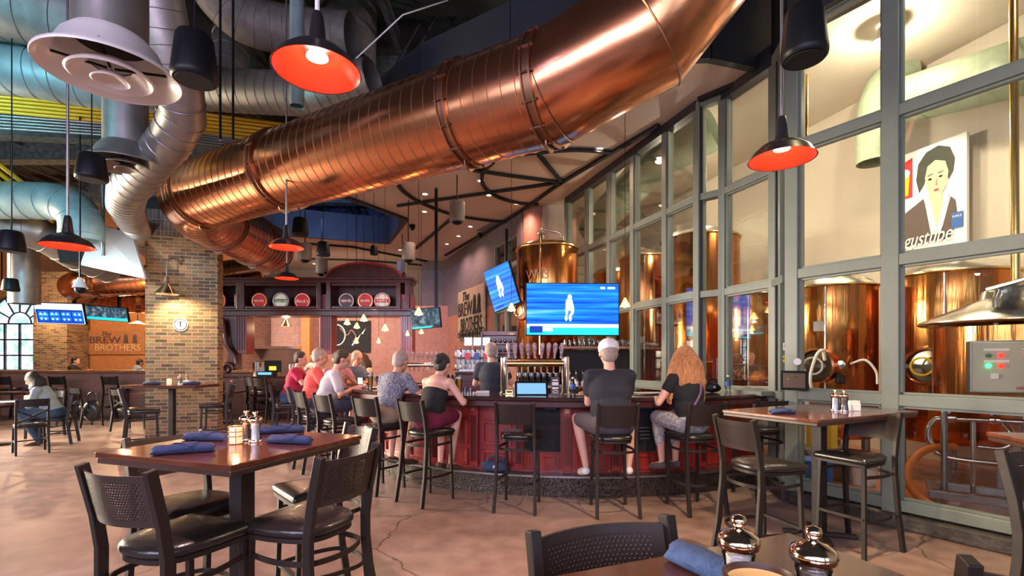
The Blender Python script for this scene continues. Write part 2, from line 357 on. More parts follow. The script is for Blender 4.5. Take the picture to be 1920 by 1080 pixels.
def copy_tree(o, parent=None, loc=None, rz=None, label=None, group=None, scale=None):
    if o.name not in KIDS: KIDS[o.name] = children(o)
    c = o.copy(); COL.objects.link(c); c.parent = parent
    for ch in KIDS[o.name]: copy_tree(ch, c)
    if loc is not None: c.location = loc
    if rz is not None: c.rotation_euler = (0,0,rz)
    if label: c['label'] = label
    if group: c['group'] = group
    if scale: c.scale = (scale,)*3
    return c
def struct(o): o['kind'] = 'structure'; return o
def text(name, body, size, m, parent, loc, rot=(pi/2,0,0), ext=.003, align='CENTER', shear=0, sx=1):
    cu = bpy.data.curves.new(name, 'FONT'); cu.body = body; cu.size = size; cu.extrude = ext; cu.align_x = align; cu.align_y = 'CENTER'; cu.shear = shear; cu.resolution_u = 3
    t = bpy.data.objects.new(name+'_tmp', cu); COL.objects.link(t); bpy.context.view_layer.update()
    me = bpy.data.meshes.new_from_object(t.evaluated_get(bpy.context.evaluated_depsgraph_get())); bpy.data.objects.remove(t); me.materials.clear(); me.materials.append(m)
    o = bpy.data.objects.new(name, me); COL.objects.link(o); o.parent = parent; o.location = loc; o.rotation_euler = rot; o.scale = (sx,1,1); return o
def arc(c, r, a0, a1, n, z=0): return [(c[0]+r*cos(R(a0+(a1-a0)*i/n)), c[1]+r*sin(R(a0+(a1-a0)*i/n)), z) for i in range(n+1)]
# ================= SETTING =================
FA0, FA1 = V((1.24,10.85,0)), V((2.60,6.80,0))
FB0, FB1 = V((2.85,6.55,0)), V((3.11,5.78,0))
UC = V((-.552,.834,0)); FC0 = V((3.40,4.60,0))+UC*.727; FCM = V((3.40,4.60,0))-UC*.145; FC1 = V((3.40,4.60,0))-UC*1.25; FC2 = V((3.40,4.60,0))-UC*4.4
FD0, FD1 = V((-2.40,17.7,0)), V((.26,11.9,0))
b = MB(); b.prism([(-18.6,-5.5),(6.6,-5.5),(FC2.x,FC2.y),(FC0.x,FC0.y),(FB1.x,FB1.y),(FB0.x,FB0.y),(FA1.x,FA1.y),(FA0.x,FA0.y),(FD1.x,FD1.y),(FD0.x,FD0.y),(-2.4,19.5),(-18.6,19.5)], -.1, 0)
struct(b.build('floor', M['floor']))
b = MB(); b.prism([(FC2.x,FC2.y),(9,0),(9,17),(.6,17),(FD1.x+.1,FD1.y+.1),(FA0.x,FA0.y),(FA1.x,FA1.y),(FB0.x,FB0.y),(FB1.x,FB1.y),(FC0.x,FC0.y)], -.1, -.001)
struct(b.build('floor_brewery', M['quarry']))
# hall shell
b = MB(); b.prism([(-18.6,-5.5),(7,-5.5),(7,1),(4.2,5.6),(2,8),(2,19.7),(-18.6,19.7)], 7.5, 7.6); struct(b.build('ceiling_deck', M['deck']))
b = MB()
b.box((-8.2,19.6,3.75), (21.0,.2,7.5)); struct(b.build('wall_back', M['creamdark']))
b = MB(); b.box((-18.6,7,3.75), (.2,25,7.5)); struct(b.build('wall_left', M['orangewall']))
b = MB(); b.box((-13.2,17.1,.575), (9.0,.2,1.15)); b.box((-13.2,17.1,5.85), (9.0,.2,3.3)); b.box((-18.1,17.1,3.75), (.9,.2,7.5)); b.box((-12.6,17.1,2.6), (7.0,.2,3.6)); struct(b.build('wall_dining', M['orangewall']))
b = MB()
b.box((-6,-5.5,.75), (25.5,.2,1.5)); b.box((-6,-5.5,6.1), (25.5,.2,2.8))
for x in (-18,-12.5,-7.2,-1.8,3.2,6.6): b.box((x,-5.5,3.1), (1.0,.2,3.2))
struct(b.build('wall_front', M['creamdark']))
for i, (x0, x1) in enumerate([(-17.5,-13),(-12,-7.7),(-6.7,-2.3),(-1.3,2.7),(3.7,6.1)]):
    b = MB(); b.box(((x0+x1)/2,-5.45,3.1), (x1-x0,.02,3.2)); struct(b.build('window_%d' % (20+i), M['daylight']))  # glowing panes added behind the camera to streak the copper duct
# right wall beyond the glass front (past the frame) and above the headers
def wallseg(m, a, c, z0, z1, t=.15):
    d = (c-a); L_ = d.length; m.box(((a.x+c.x)/2,(a.y+c.y)/2,(z0+z1)/2), (L_,t,z1-z0), atan2(d.y, d.x))
b = MB(); wallseg(b, FC0, FC2, 5.10, 7.5); wallseg(b, FB1, FC0, 5.1, 7.5, .1); struct(b.build('wall_right', M['navy']))
b = MB(); wallseg(b, FC2, V((6.6,-5.5,0)), 0, 7.5); struct(b.build('wall_right_front', M['creamdark']))
# soffit over the bar
edge = [(3.15,6.02),(2.32,5.77),(1.2,5.85),(0,6.3),(-1.3,7.15),(-2.5,8.4),(-3.3,9.7),(-3.65,10.66),(-2.67,12.38),(-3.76,14.9),(-6.67,13.8),(-9.6,12.9)]
sp = edge+[(-9.6,19.5),(-2.4,19.5),(FD0.x,FD0.y),(FD1.x,FD1.y),(FA0.x,FA0.y),(FA1.x,FA1.y),(FB0.x,FB0.y)]
b = MB(); b.prism(sp, CZ, CZ+.12); struct(b.build('ceiling', M['soffit']))
b = MB()
for (x0,y0), (x1,y1) in zip(edge[:9], edge[1:9]): wallseg(b, V((x0,y0,0)), V((x1,y1,0)), CZ-.06, CZ+1.0, .10)
struct(b.build('trim_1', M['navy']))
b = MB()
for (x0,y0), (x1,y1) in zip(edge[8:], edge[9:]): wallseg(b, V((x0,y0,0)), V((x1,y1,0)), CZ-.06, CZ+.72, .12)
struct(b.build('trim_2', M['navy']))
b = MB(); b.box((-8.2,19.45,6.3), (20,.05,2.4)); struct(b.build('wall_back_upper', mat('blue_lit_wall',(.10,.12,.2),.8)))  # blue light on this wall is partly put into its colour
# dark band tracks lying against the soffit
def circ(pts, n=8):       # smooth curve through points (Catmull-Rom)
    o = []; p = [V(q) for q in pts]; p = [p[0]*2-p[1]]+p+[p[-1]*2-p[-2]]
    for i in range(1, len(p)-2):
        for k in range(n):
            t = k/n; o.append(.5*((2*p[i])+(p[i+1]-p[i-1])*t+(2*p[i-1]-5*p[i]+4*p[i+1]-p[i+2])*t*t+(3*p[i]-p[i-1]-3*p[i+1]+p[i+2])*t**3))
    return o+[p[-2]]
tracks = [[(1440,133),(1310,187)],[(1235,235),(1054,342),(969,400),(835,479)],[(1054,342),(960,330),(880,318)],[(1054,342),(870,368),(745,386)],[(1054,342),(1010,290)],
 [(880,318),(925,297),(1010,286),(1080,281),(1150,286)],[(925,303),(905,325),(908,350),(935,370),(975,381),(1010,383)],[(745,345),(760,362),(795,383),(850,403),(910,413),(950,416)],[(845,411),(780,466)],
 [(572,457),(660,463),(800,490)],[(560,485),(680,488),(800,498)],[(1255,245),(1180,300)]]
for i, t in enumerate(tracks):
    q = [CL(x, y, CZ-.03) for x, y in t]; q = circ(q) if len(q) > 3 else q
    b = MB()
    for a, c in zip(q, q[1:]): b.bar(a, c, .07, .05)
    b.build('track', M['blackmatte']); tag(b and bpy.data.objects[-1] if False else COL.objects[-1], ['straight black ceiling track over the near window corner','long straight black ceiling track running toward the far corner','short black track joining the curved one near the copper duct','straight black track crossing the curved ones in mid ceiling','short diagonal black track above the copper tank window','curved black ceiling track right beside the duct','hooked black ceiling track curling below the duct','wide curving black ceiling track over the bar','short diagonal black track above the small television','black ceiling track beside the blue ceiling opening','farthest straight black track over the carved hutch','short black track above the tall windows'][i], 'ceiling track', 'black tracks on the bar ceiling')
# window facets
def facet(n, a, c, ts, zs, post=.09, rail=.09, depth=.14, ztop=5.06, z0=.12, posts=True, lab=None, glaz=True):
    d = c-a; L_ = d.length; u = d/L_; ang = atan2(d.y, d.x)
    m = MB()
    for t in ts: p = a+u*t; m.box((p.x,p.y,(z0+ztop)/2), (post,depth,ztop-z0), ang)
    for z in zs: m.box(((a.x+c.x)/2,(a.y+c.y)/2,z), (L_+post*.6,depth*.9,rail), ang)
    o = struct(m.build('window_%d' % n, M['frame'], bevel=.006))
    g = MB(); g.box(((a.x+c.x)/2,(a.y+c.y)/2,(z0+ztop)/2), (L_,.012,ztop-z0-.02), ang); g.build('glass', M['glass'], o)
    # slim glazing beads on each pane
    t = MB(); nrm = V((-u.y,u.x,0))
    if (V((0,0,0))-a).dot(nrm) < 0: nrm = -nrm
    tl = sorted(ts); zl = sorted(zs)
    for t0, t1 in zip(tl, tl[1:]):
        for q0, q1 in zip(zl, zl[1:]):
            for s0 in (t0+post/2+.012, t1-post/2-.012):
                p = a+u*s0+nrm*.02; t.box((p.x,p.y,(q0+q1)/2), (.02,.04,q1-q0-rail), ang)
            for z in (q0+rail/2+.012, q1-rail/2-.012):
                p = a+u*(t0+t1)/2+nrm*.02; t.box((p.x,p.y,z), (t1-t0-post,.04,.02), ang)
    t.build('glazing_bead', M['frame'], o)
    return o
ZS = (.19,1.10,2.40,3.74,5.02)
LA = (FA1-FA0).length
facet(1, FA0, FA1, (0,.98,1.86,2.66,3.55,LA), ZS, .11)
facet(2, FB0, FB1, (0,(FB1-FB0).length), ZS, .10)
facet(3, FC2, FC0, ((FC0-FC2).length,(FCM-FC2).length,(FC1-FC2).length,1.9,1.0,0), (.20,1.14,2.40,3.74,5.02), .13, .10, .16)
rA = FA1+(FB0-FA1)*.85
facet(4, FA1, rA, (.33,), ZS, .10); facet(5, FB1, FC0+V((.06,.25,0)), (.28,), ZS, .06)
for i, p in enumerate((FA1, FB1)):
    b = MB(); b.box((p.x-.01,p.y-.04,2.6), (.055,.055,4.9)); struct(b.build('trim_%d' % (3+i), M['frame_dark']))
facet(6, FD1+(FD0-FD1)*.02, FD1+(FD0-FD1)*.26, (0,.75,1.5), (1.6,2.8,3.9,4.6), .12)
b = MB()
for a, c in ((FA0,FA1),(FB0,FB1),(FB1,FC0),(FC0,FC2)): wallseg(b, a, c, 0, .13, .26)
wallseg(b, FA1, FB0, 0, .13, .2)
struct(b.build('trim_5', M['curb'], bevel=.02))
b = MB(); wallseg(b, FC0, FC2, 4.98, 5.35, .30); wallseg(b, FA0, FA1, 4.95, 5.08, .16); wallseg(b, FB0, FB1, 4.95, 5.2, .16); struct(b.build('trim_6', M['frame_dark']))
# ledge behind the bar end, along facets B and C
b = MB(); b.bar(FB0+V((-.05,-.1,1.11)), FB1+V((-.1,-.1,1.11)), .30, .05); struct(b.build('trim_7', M['frame']))
# wall D : grey upper wall and salmon lower panels, column
dd = (FD0-FD1)
def dwall(m, t0, t1, z0, z1, th=.15): wallseg(m, FD1+dd*t0, FD1+dd*t1, z0, z1, th)
b = MB(); dwall(b, .26, 1, 3.0, CZ); dwall(b, 0, .26, 4.6, CZ); dwall(b, -.02, .02, 0, CZ, .2); struct(b.build('wall_right_back', M['greywall']))
b = MB(); dwall(b, .26, 1, 0, 3.0); dwall(b, 0, .26, 0, 1.6); struct(b.build('wall_right_back_lower', M['salmon']))
b = MB(); b.box((-2.75,18.3,1.5), (1.0,1.2,3.0)); struct(b.build('wall_pier_lower', M['salmon'], bevel=.01)); b = MB(); b.box((-2.75,18.3,4.04), (1.0,1.2,2.08)); struct(b.build('wall_pier_upper', M['greywall']))
b = MB(); b.lathe([(.36,0),(.36,CZ)], (.62,11.75,0), 28); c_ = b.build('round_column', M['salmon'], smooth=40); tag(c_, 'round salmon plastered column rising behind the copper tank by the bar', 'column')
b = MB(); b.box((1.05,11.45,2.54), (.7,.25,CZ)); struct(b.build('wall_column_side', M['creamdark']))
# brewery walls and ceiling
WD = V((-.28,.96,0)); W0 = V((6.44,7.5,0))
b = MB(); wallseg(b, W0-WD*7.5, W0+WD*9.5, 0, 6.05, .2); struct(b.build('wall_brewery', M['cream']))
b = MB(); b.box((2.8,16.6,3.02), (8,.2,6.04)); b.box((.6,14.3,3.02), (.2,4.8,6.04)); struct(b.build('wall_brewery_end', M['cream']))
b = MB(); b.prism([(FC2.x+.1,FC2.y),(9,.3),(9,17),(.6,17),(.6,12),(FA0.x+.05,FA0.y),(FA1.x+.05,FA1.y+.05),(FB0.x+.05,FB0.y+.05),(FB1.x+.05,FB1.y+.05),(FC0.x+.1,FC0.y)], 6.0, 6.1); struct(b.build('ceiling_brewery', M['cream']))
# kitchen behind the hutch
b = MB(); b.box((-8.3,17.0,1.5), (2.2,.1,3.0)); struct(b.build('wall_kitchen', brickmat('kitchen_tile', (.70,.40,.32), (.66,.37,.29), (.45,.25,.2), 1, .3, .3)))
b = MB(); b.box((-8.4,15.2,1.5), (.2,3.4,3.0)); struct(b.build('wall_kitchen_left', M['brick_red']))
b = MB(); b.box((-6.85,16.4,1.5), (.28,.28,3.0)); struct(b.build('wall_kitchen_post', M['orangewall'])); b = MB(); b.box((-4.75,17.3,1.7), (5.0,.2,3.4)); struct(b.build('wall_kitchen_right', M['salmon']))
b = MB(); b.box((-8.9,13.3,1.6), (1.6,.5,3.2)); struct(b.build('wall_brick_left', M['brick_red']))
# brick pillar
PO = thing('brick_pillar', 'square brick pillar lit by a small grey gooseneck lamp', 'pillar', (-6.47,9.72,0), R(15))
b = MB(); b.box((0,0,1.95), (1.24,.34,3.9)); b.build('shaft', M['brick'], PO)
b = MB(); b.box((0,0,4.04), (1.24,.36,.27)); b.build('soldier_course', M['brick_sold'], PO)
b = MB(); b.box((0,0,4.29), (1.26,.38,.22)); b.build('cap_course', M['brick_sold'], PO)
b = MB(); b.lathe([(.0,0),(.13,0),(.13,.02),(.0,.02)], (-.02,-.17,2.19), 28, ax=(0,-1,0)); tg = b.build('round_sign', M['white'], None, loc=None); tg.parent = None
tg.matrix_world = PO.matrix_basis; tag(tg, 'small round white wall plate with a letter on the brick pillar', 'plate')
b = MB(); b.tube([(-.02+.105*cos(a*pi/12),-.193,2.19+.105*sin(a*pi/12)) for a in range(24)], .006, 6, closed=True); b.build('ring', M['black'], tg)
text('letter', 'T', .15, M['black'], tg, (-.02,-.193,2.19))
# pillar lamp
GL = thing('wall_lamp', 'grey cone gooseneck lamp mounted on the brick pillar', 'lamp', PO.location, R(15))
b = MB(); b.tube(circ([(-.02,-.16,3.35),(-.02,-.38,3.42),(-.10,-.52,3.38),(-.12,-.54,3.2),(-.12,-.54,2.95)], 6), .014, 8); b.build('arm', M['steel_dull'], GL, 40)
b = MB(); b.lathe([(.03,.28),(.045,.2),(.05,.13),(.20,-.04),(.205,-.05),(.19,-.045),(.05,.1)], (-.12,-.54,2.78), 24, cap=False); b.build('shade', M['steel'], GL, 40)
b = MB(); b.ell((-.12,-.54,2.80), .035); b.build('bulb', M['bulb'], GL, 60)
pz = PO.matrix_basis @ V((-.12,-.54,2.70)); spot('pillar_lamp_light', pz, (pz.x+.05,pz.y+.55,1.3), 70, (1.0,.78,.40), 140, .04)
# half wall and dining room pieces
hw = MB(); hw.box((-10.7,13.4,.58), (7.2,.22,1.16)); struct(hw.build('wall_half', M['salmon']))
hw = MB(); hw.box((-10.7,13.4,1.19), (7.3,.5,.07)); struct(hw.build('trim_8', mat('golden_oak',(.45,.19,.07),.35,col2=(.3,.11,.04),nscale=4,stretch=(1,6,6)), bevel=.01))
hw = MB(); hw.box((-14.0,13.0,.6), (.35,.9,1.2)); struct(hw.build('trim_9', mat('oak_end',(.42,.17,.06),.4)))
# dining brick pier
b = MB(); b.box((-15.15,16.5,2.2), (1.1,.8,4.4)); o = b.build('brick_pier', M['brick']); tag(o, 'brick pier beside the arched window in the far dining room', 'pier')
spot('pier_lamp_light', (-15.15,15.8,3.2), (-15.15,16.2,1.8), 60, (1,.75,.4), 110, .04)
# arched window
ax, ay = -17.0, 16.95
struct_w = MB()
for i in range(5): struct_w.box((ax-1.02+i*.51,ay,1.95), (.055,.06,1.6))
for z in (1.15,1.66,2.2,2.75): struct_w.box((ax,ay,z), (2.1,.06,.05))
pts = [(ax+1.02*cos(pi*k/16),ay,2.75+1.02*sin(pi*k/16)) for k in range(17)]; struct_w.tube(pts, .04, 8)
pts = [(ax+.40*cos(pi*k/12),ay,2.75+.40*sin(pi*k/12)) for k in range(13)]; struct_w.tube(pts, .025, 8)
for k in range(1, 6): a = pi*k/6; struct_w.bar((ax+.4*cos(a),ay,2.75+.4*sin(a)), (ax+1.02*cos(a),ay,2.75+1.02*sin(a)), .04, .04)
wo = struct(struct_w.build('window_10', M['frame_dark']))
g = MB(); g.slab([(ax-1.02,1.1),(ax+1.02,1.1)]+[(ax+1.02*cos(pi*k/16),2.75+1.02*sin(pi*k/16)) for k in range(17)], ay+.03, ay+.04); g.build('glass', M['day_tree'], wo)
# ceiling steel and joists
for i, y in enumerate((6.2,9.4,12.6,16)):
    b = MB(); b.box((-9.3,y,6.9), (18,.35,.65)); o = b.build('ceiling_beam', M['beam']); tag(o, ['nearest fireproofed grey beam above the dining side','second fireproofed beam from the camera above the dining side','third fireproofed beam above the dining room','farthest fireproofed beam above the far dining wall'][i], 'beam', 'fireproofed ceiling beams')
b = MB(); b.bar(P(-30,232,8.0), P(480,262,10.5), .3, .42); tag(b.build('ceiling_beam', M['beam']), 'rough blue-green lit beam below the yellow conduits', 'beam', 'fireproofed ceiling beams')
jj = []
for k in range(11):
    b = MB(); x = -15+k*1.3; b.box((x,7,7.2), (.08,24,.10)); b.box((x,7,6.95), (.06,24,.05))
    for q in range(24): b.bar((x,-4+q,7.2),(x,-3.5+q,6.95),.025,.025); b.bar((x,-3.5+q,6.95),(x,-3+q,7.2),.025,.025)
    o = b.build('roof_joist', M['deck']); tag(o, 'dark open-web steel joist under the high ceiling deck', 'joist', 'open-web roof joists')
# ================= DUCTS =================
def duct(name, label, cat, pts, r, m, seam_gap=.12, flanges=(), group=None, seam=None, fl_mat=None, elbow=None, n=40, fr=1.06, tabs=False):
    """round duct along points: shell > joints; thin raised seams all along; bolted flanges at given lengths"""
    t = thing(name, label, cat, pts[0], 0, group); o0 = V(pts[0]); q = [V(p)-o0 for p in pts]
    b = MB(); b.tube(q, r, n, caps=False); b.tube(q, r*.985, n, caps=False); b.build('shell', m, t, 50)
    cum = [0]
    for a, c in zip(q, q[1:]): cum.append(cum[-1]+(c-a).length)
    def at(s):
        for i in range(len(q)-1):
            if s <= cum[i+1] or i == len(q)-2:
                d = (q[i+1]-q[i]); L_ = d.length; return q[i]+d*((s-cum[i])/L_), d/L_
    if seam_gap:
        b = MB(); s = seam_gap*.5
        while s < cum[-1]:
            if elbow is None or not any(e0 < s < e1 for e0, e1 in elbow):
                p, d = at(s); b.lathe([(r*1.0,-.004),(r+.006,0),(r*1.0,.004)], p, n, ax=d, cap=False)
            s += seam_gap
        b.build('seams', seam or M['seam'], t, 50)
    for s in flanges:
        p, d = at(s); b = MB()
        b.lathe([(r*.99,-.05),(r*fr,-.05),(r*fr,-.035),(r*1.015,-.03),(r*1.015,.03),(r*fr,.035),(r*fr,.05),(r*.99,.05)], p, n, ax=d, cap=False)
        qq = V((0,0,1)).rotation_difference(d).to_matrix()
        for k in range(14):
            a = 2*pi*k/14; c = p+qq @ V((r*1.035*cos(a), r*1.035*sin(a), 0)); b.bar(c-d*.07, c+d*.07, .018, .018)
        if tabs: 
            b.lathe([(0,-.008),(.09,-.008),(.09,.008),(0,.008)], p+V((0,0,-r-.0)), 14, ax=d)
        b.build('flange', fl_mat or M['copper_ring'], t, 40)
    return t, at, cum
def bend(p, n=6): return circ(p, n)
UD = V((-.870,.493,0)); D0 = V((2.08,3.67,4.05))
def dp(t): return D0+UD*t
RD = .5
# elbow up at right end, then straight run, then elbow away
e = [V((1.84,4.02,6.3)), V((1.82,4.05,5.6)), V((1.62,4.10,4.88)), V((1.16,4.20,4.30)), dp(1.95)]
pts = e+[dp(7.75)]+[V((-4.98,7.72,4.03)), V((-5.22,8.25,4.0)), V((-5.30,8.95,3.98)), V((-5.34,10.2,3.95)), V((-5.40,11.0,3.95))]
L0 = sum((a-c).length for a, c in zip(e, e[1:]))
t, at, cum = duct('copper_duct', 'huge polished copper spiral duct sweeping diagonally under the ceiling', 'duct', pts, RD, M['copper'], .145,
   flanges=(L0+.05, L0+.80, L0+3.55, L0+5.75, L0+7.2, L0+8.2, cum_last-.04) if False else (L0+.03, L0+.95, L0+3.95, L0+5.85, L0+7.35, L0+8.6, L0+9.3), elbow=((0, L0-.02),), tabs=True)
for k in range(1, len(e)-1):
    b = MB(); p = e[k]-V(pts[0]); d = (e[min(k+1,len(e)-1)]-e[max(k-1,0)]).normalized(); b.lathe([(RD*1.0,-.008),(RD*1.022,0),(RD*1.0,.008)], p, 40, ax=d, cap=False); b.build('gore_seam', M['seam'], t, 50)
# second copper duct in the left background and its orange lit run
q = [V((-6.85,13.3,3.95)), V((-7.6,13.0,3.76)), V((-8.6,12.4,3.55)), V((-9.6,12.25,3.48)), V((-10.5,12.2,3.42)), V((-11.1,12.5,3.37)), V((-11.25,13.1,3.3)), V((-10.9,13.8,3.2)), V((-9.9,14.7,3.25)), V((-9.0,15.0,3.30))]
duct('copper_duct', 'smaller copper duct curling round behind the brick pillar on the left', 'duct', q, .37, M['copper'], .13, flanges=(1.7, 3.7, 5.0, 6.3), elbow=((3.4,5.2),))
spot('duct_amber_light', (-9.0,11.2,2.9), (-9.2,12.3,3.4), 60, (1,.55,.08), 120, .03)
# grey ducts
G = M['galv']; T = M['duct_teal']
duct('painted_duct', 'thick teal-lit horizontal duct running left behind the large diffuser', 'duct', [P(-60,122,5.6),P(60,136,5.6),P(190,160,5.8),P(330,170,6.2)], .27, T, .22, seam=T)
duct('dark_duct', 'huge dark duct crossing the top left corner of the hall', 'duct', [P(-120,-20,5.2),P(40,0,5.2),P(170,50,5.4),P(260,70,5.6)], .42, M['duct_dark'], .3, seam=M['duct_dark'])
duct('painted_duct', 'pale teal duct that turns down beside the far pendant lamp', 'duct', bend([P(-60,376,8.2),P(40,376,8.2),P(110,380,8.2),P(142,396,8.2),P(152,420,8.2),P(152,450,8.2)]), .30, T, .3, seam=T)
duct('galvanised_duct', 'galvanised duct zigzagging down from the large diffuser to the pillar', 'duct', [P(290,-40,4.6),P(310,60,4.8),P(338,170,5.0),P(344,215,5.2),P(322,260,5.4),P(240,355,6.2),P(234,385,6.9),P(246,412,8.0),P(262,440,9.9),P(285,470,10.9)], .215, G, .16, seam=M['steel_dull'], flanges=())
duct('galvanised_duct', 'grey horizontal duct seen above the copper duct left of the red lamp', 'duct', [P(380,168,7.8),P(470,172,7.6),P(600,178,7.4),P(700,150,7.2)], .31, G, .16, seam=M['steel_dull'])
duct('galvanised_duct', 'wide taupe duct drooping at the far left edge above the speakers', 'duct', bend([P(-60,440,9),P(30,425,9),P(90,440,9.3),P(150,475,9.8),P(210,500,10.4)]), .36, G, .3, seam=G)
duct('galvanised_duct', 'vertical taupe duct dropping at the far left above the window', 'duct', [P(46,455,10.5),P(46,570,10.5)], .26, G, 0, flanges=())
duct('white_pipe', 'slim pale vertical pipe just left of the big red lamp', 'pipe', [P(557,-60,6.2),P(557,200,6.2)], .085, M['duct_teal'], 0, flanges=())
duct('galvanised_duct', 'tall upright grey duct left of the slim pale pipe', 'duct', [P(440,-100,8.6),P(436,70,8.6),P(424,150,8.4)], .30, G, .3, seam=G)
duct('galvanised_duct', 'upper grey elbow duct between the two black hanging speakers', 'duct', bend([P(380,-60,7),P(420,0,7.2),P(470,40,7.4),P(560,60,7.6),P(660,70,7.6)]), .34, M['duct_dark'], .2, seam=M['duct_dark'])
duct('dark_duct', 'dark vertical duct right of the big red lamp cord', 'duct', [P(655,-80,8.4),P(650,120,8.4)], .48, M['duct_dark'], .5, seam=M['duct_dark'])
# diffusers
def diffuser(name, label, c, r, neckr, top, m, flare=1.3):
    t = thing(name, label, 'diffuser', c)
    b = MB(); b.lathe([(neckr,.20*r/.36),(r*.66,.14*r/.36),(r*.70,.10*r/.36),(r*.80,.045*r/.36),(r,-.01),(r*1.012,0),(r,.012),(r*.80,.062*r/.36),(r*.68,.155*r/.36),(neckr*1.03,.21*r/.36),(neckr,.20*r/.36)], (0,0,0), 48, cap=False); b.build('outer_cone', m, t, 40)
    b = MB(); b.lathe([(r*.30,.045),(r*.42,.02),(r*.58,-.03),(r*.61,-.022),(r*.59,-.012),(r*.43,.035),(r*.30,.06)], (0,0,0), 40, cap=False); b.build('middle_cone', m, t, 40)
    b = MB(); b.lathe([(.0,.03),(r*.12,.015),(r*.26,-.02),(r*.28,-.015),(r*.14,.03),(0,.05)], (0,0,-.03), 32, cap=False)
    b.build('inner_cone', m, t, 40)
    b = MB()
    for k in range(4): a = k*pi/2+.5; b.bar((r*.05*cos(a),r*.05*sin(a),.03),(r*.8*cos(a),r*.8*sin(a),.06),.012,.012)
    b.build('spider', M['black'], t)
    b = MB(); b.lathe([(neckr,.19*r/.36),(neckr,top*.5),(neckr*flare,top*.7),(neckr*flare,top)], (0,0,0), 36, cap=False); b.build('neck', M['galv'] if m != M['galv'] else m, t, 40)
    return t
diffuser('air_diffuser', 'large white round air diffuser of three cones at top left', P(208,138,3.0), .36, .19, 1.6, M['diffuser'])
d2 = diffuser('air_diffuser', 'smaller grey round air diffuser on a straight vertical duct', P(236,310,5.5), .385, .21, 1.0, M['galv'], 1.0)
# yellow conduits: one bundle, countable
for k in range(6):
    o = MB().tube([P(-60,168+k*7,7.0+k*.05),P(250,197+k*7,7.6+k*.05),P(560,236+k*7,8.4+k*.05)], .026, 10).build('yellow_conduit', M['yellow'], None, 60)
    tag(o, 'yellow conduit in the long bundle crossing behind the diffusers', 'conduit', 'bundle of long yellow conduits')
for k in range(5):
    o = MB().tube([P(-60,212+k*6,7.2),P(300,240+k*5,7.8),P(560,276+k*4,8.6)], .016, 8).build('grey_conduit', M['steel_dull'], None, 60)
    tag(o, 'thin grey conduit just below the yellow bundle', 'conduit', 'thin grey conduits below the yellow ones')
for k in range(3):
    o = MB().tube([P(-60,262+k*18,7.6),P(110,395+k*14,9)], .035, 10).build('yellow_conduit', M['yellow'], None, 60)
    tag(o, 'short slanting yellow conduit at the far left', 'conduit', 'short slanting yellow conduits')
# hangers: threaded rods
for i, (x, y0, y1, Y, r) in enumerate([(413,-60,262,6.3,.016),(437,-60,262,6.6,.016),(122,180,395,4.5,.0)]):
    if r: tag(MB().tube([P(x,y0,Y),P(x,y1,Y)], r, 8).build('threaded_rod', M['black'], None, 60), ['black steel hanger rod nearer the black speaker','black steel hanger rod nearer the red lamp'][i], 'rod', 'black hanger rods')
for i, (p, q_) in enumerate([((665,112),(755,28)),((755,28),(840,0))]):
    o = MB().tube([P(*p,7.6),P(*q_,7.6)], .012, 6).build('cable', M['white'], None, 60); tag(o, ['white cable slanting up from the red lamp','white cable end reaching the top edge'][i], 'cable')
for i, (x, y) in enumerate([(790,70),(830,40),(880,20),(930,12),(600,385),(650,385),(700,385),(560,395)]):
    Yb = 8.6 if y < 100 else 16.5
    b = MB(); a = P(x,y,Yb); b.tube([a+V((-.45,0,-.5)),a+V((0,0,.3)),a+V((.45,0,-.5))], .03, 6)
    tag(b.build('truss_brace', M['blackmatte'], None), 'thin black V-shaped roof brace against the far upper wall', 'brace', 'V-shaped roof braces')
# ================= LAMPS =================
def barn(label, c, r, cord, red=True, power=18, tilt=0, cordm=None, beam=45, bcol=(1,.62,.5)):
    t = thing('pendant_lamp', label, 'lamp', c, 0, 'red-lined barn pendants')
    k = r/.205; cord = 7.48-c[2]
    b = MB(); b.lathe([(.035*k,.19*k),(.045*k,.12*k),(.085*k,.105*k),(.13*k,.085*k),(.175*k,.045*k),(.203*k,.0),(.207*k,-.004*k),(.200*k,0),(.172*k,.040*k),(.127*k,.079*k),(.06*k,.10*k)], (0,0,0), 48, cap=False)
    sh = b.build('shade', M['shade_out'], t, 45)
    b = MB(); b.lathe([(.199*k,-.002*k),(.170*k,.037*k),(.125*k,.075*k),(.04*k,.098*k),(0,.099*k)], (0,0,0), 48, cap=False); b.build('shade_lining', M['shade_in'], t, 50)
    b = MB(); b.lathe([(.0,.285*k),(.022*k,.28*k),(.03*k,.25*k),(.038*k,.18*k),(.04*k,.10*k)], (0,0,0), 20, cap=False); b.build('socket', M['shade_out'], t, 45)
    b = MB(); b.cyl((0,0,.27*k), (0,0,cord), .011*k, n=10); b.build('stem', cordm or M['steel_dull'], t, 60)
    b = MB(); b.lathe([(0,.097*k),(.030*k,.094*k),(.048*k,.072*k),(.050*k,.064*k),(0,.056*k)], (0,0,0), 24); b.build('bulb', M['bulb'], t, 50)
    point('lamp_light', V(c)+V((0,0,.02*k)), power*.8, (1.0,.62,.42), .03); spot('lamp_beam', V(c)+V((0,0,-.02)), V(c)+V((0,0,-3)), beam, bcol, 125, .05, .8)
    return t
barn('large red-lined black barn pendant hanging nearest, above the copper duct', P(595,133,2.25), .195, 2.6, power=14, cordm=M['white'], beam=130, bcol=(1,.60,.66))
barn('red-lined black barn pendant in front of the tall glass wall', P(1466,298,3.1), .195, 2.8, power=16, cordm=M['steel_dull'], beam=240, bcol=(1,.76,.42))
barn('red-lined barn pendant at far left seen almost edge-on', P(127,462,4.5), .205, 1.4)
barn('red-lined barn pendant just below the copper duct elbow', P(537,464,6.0), .20, 1.0)
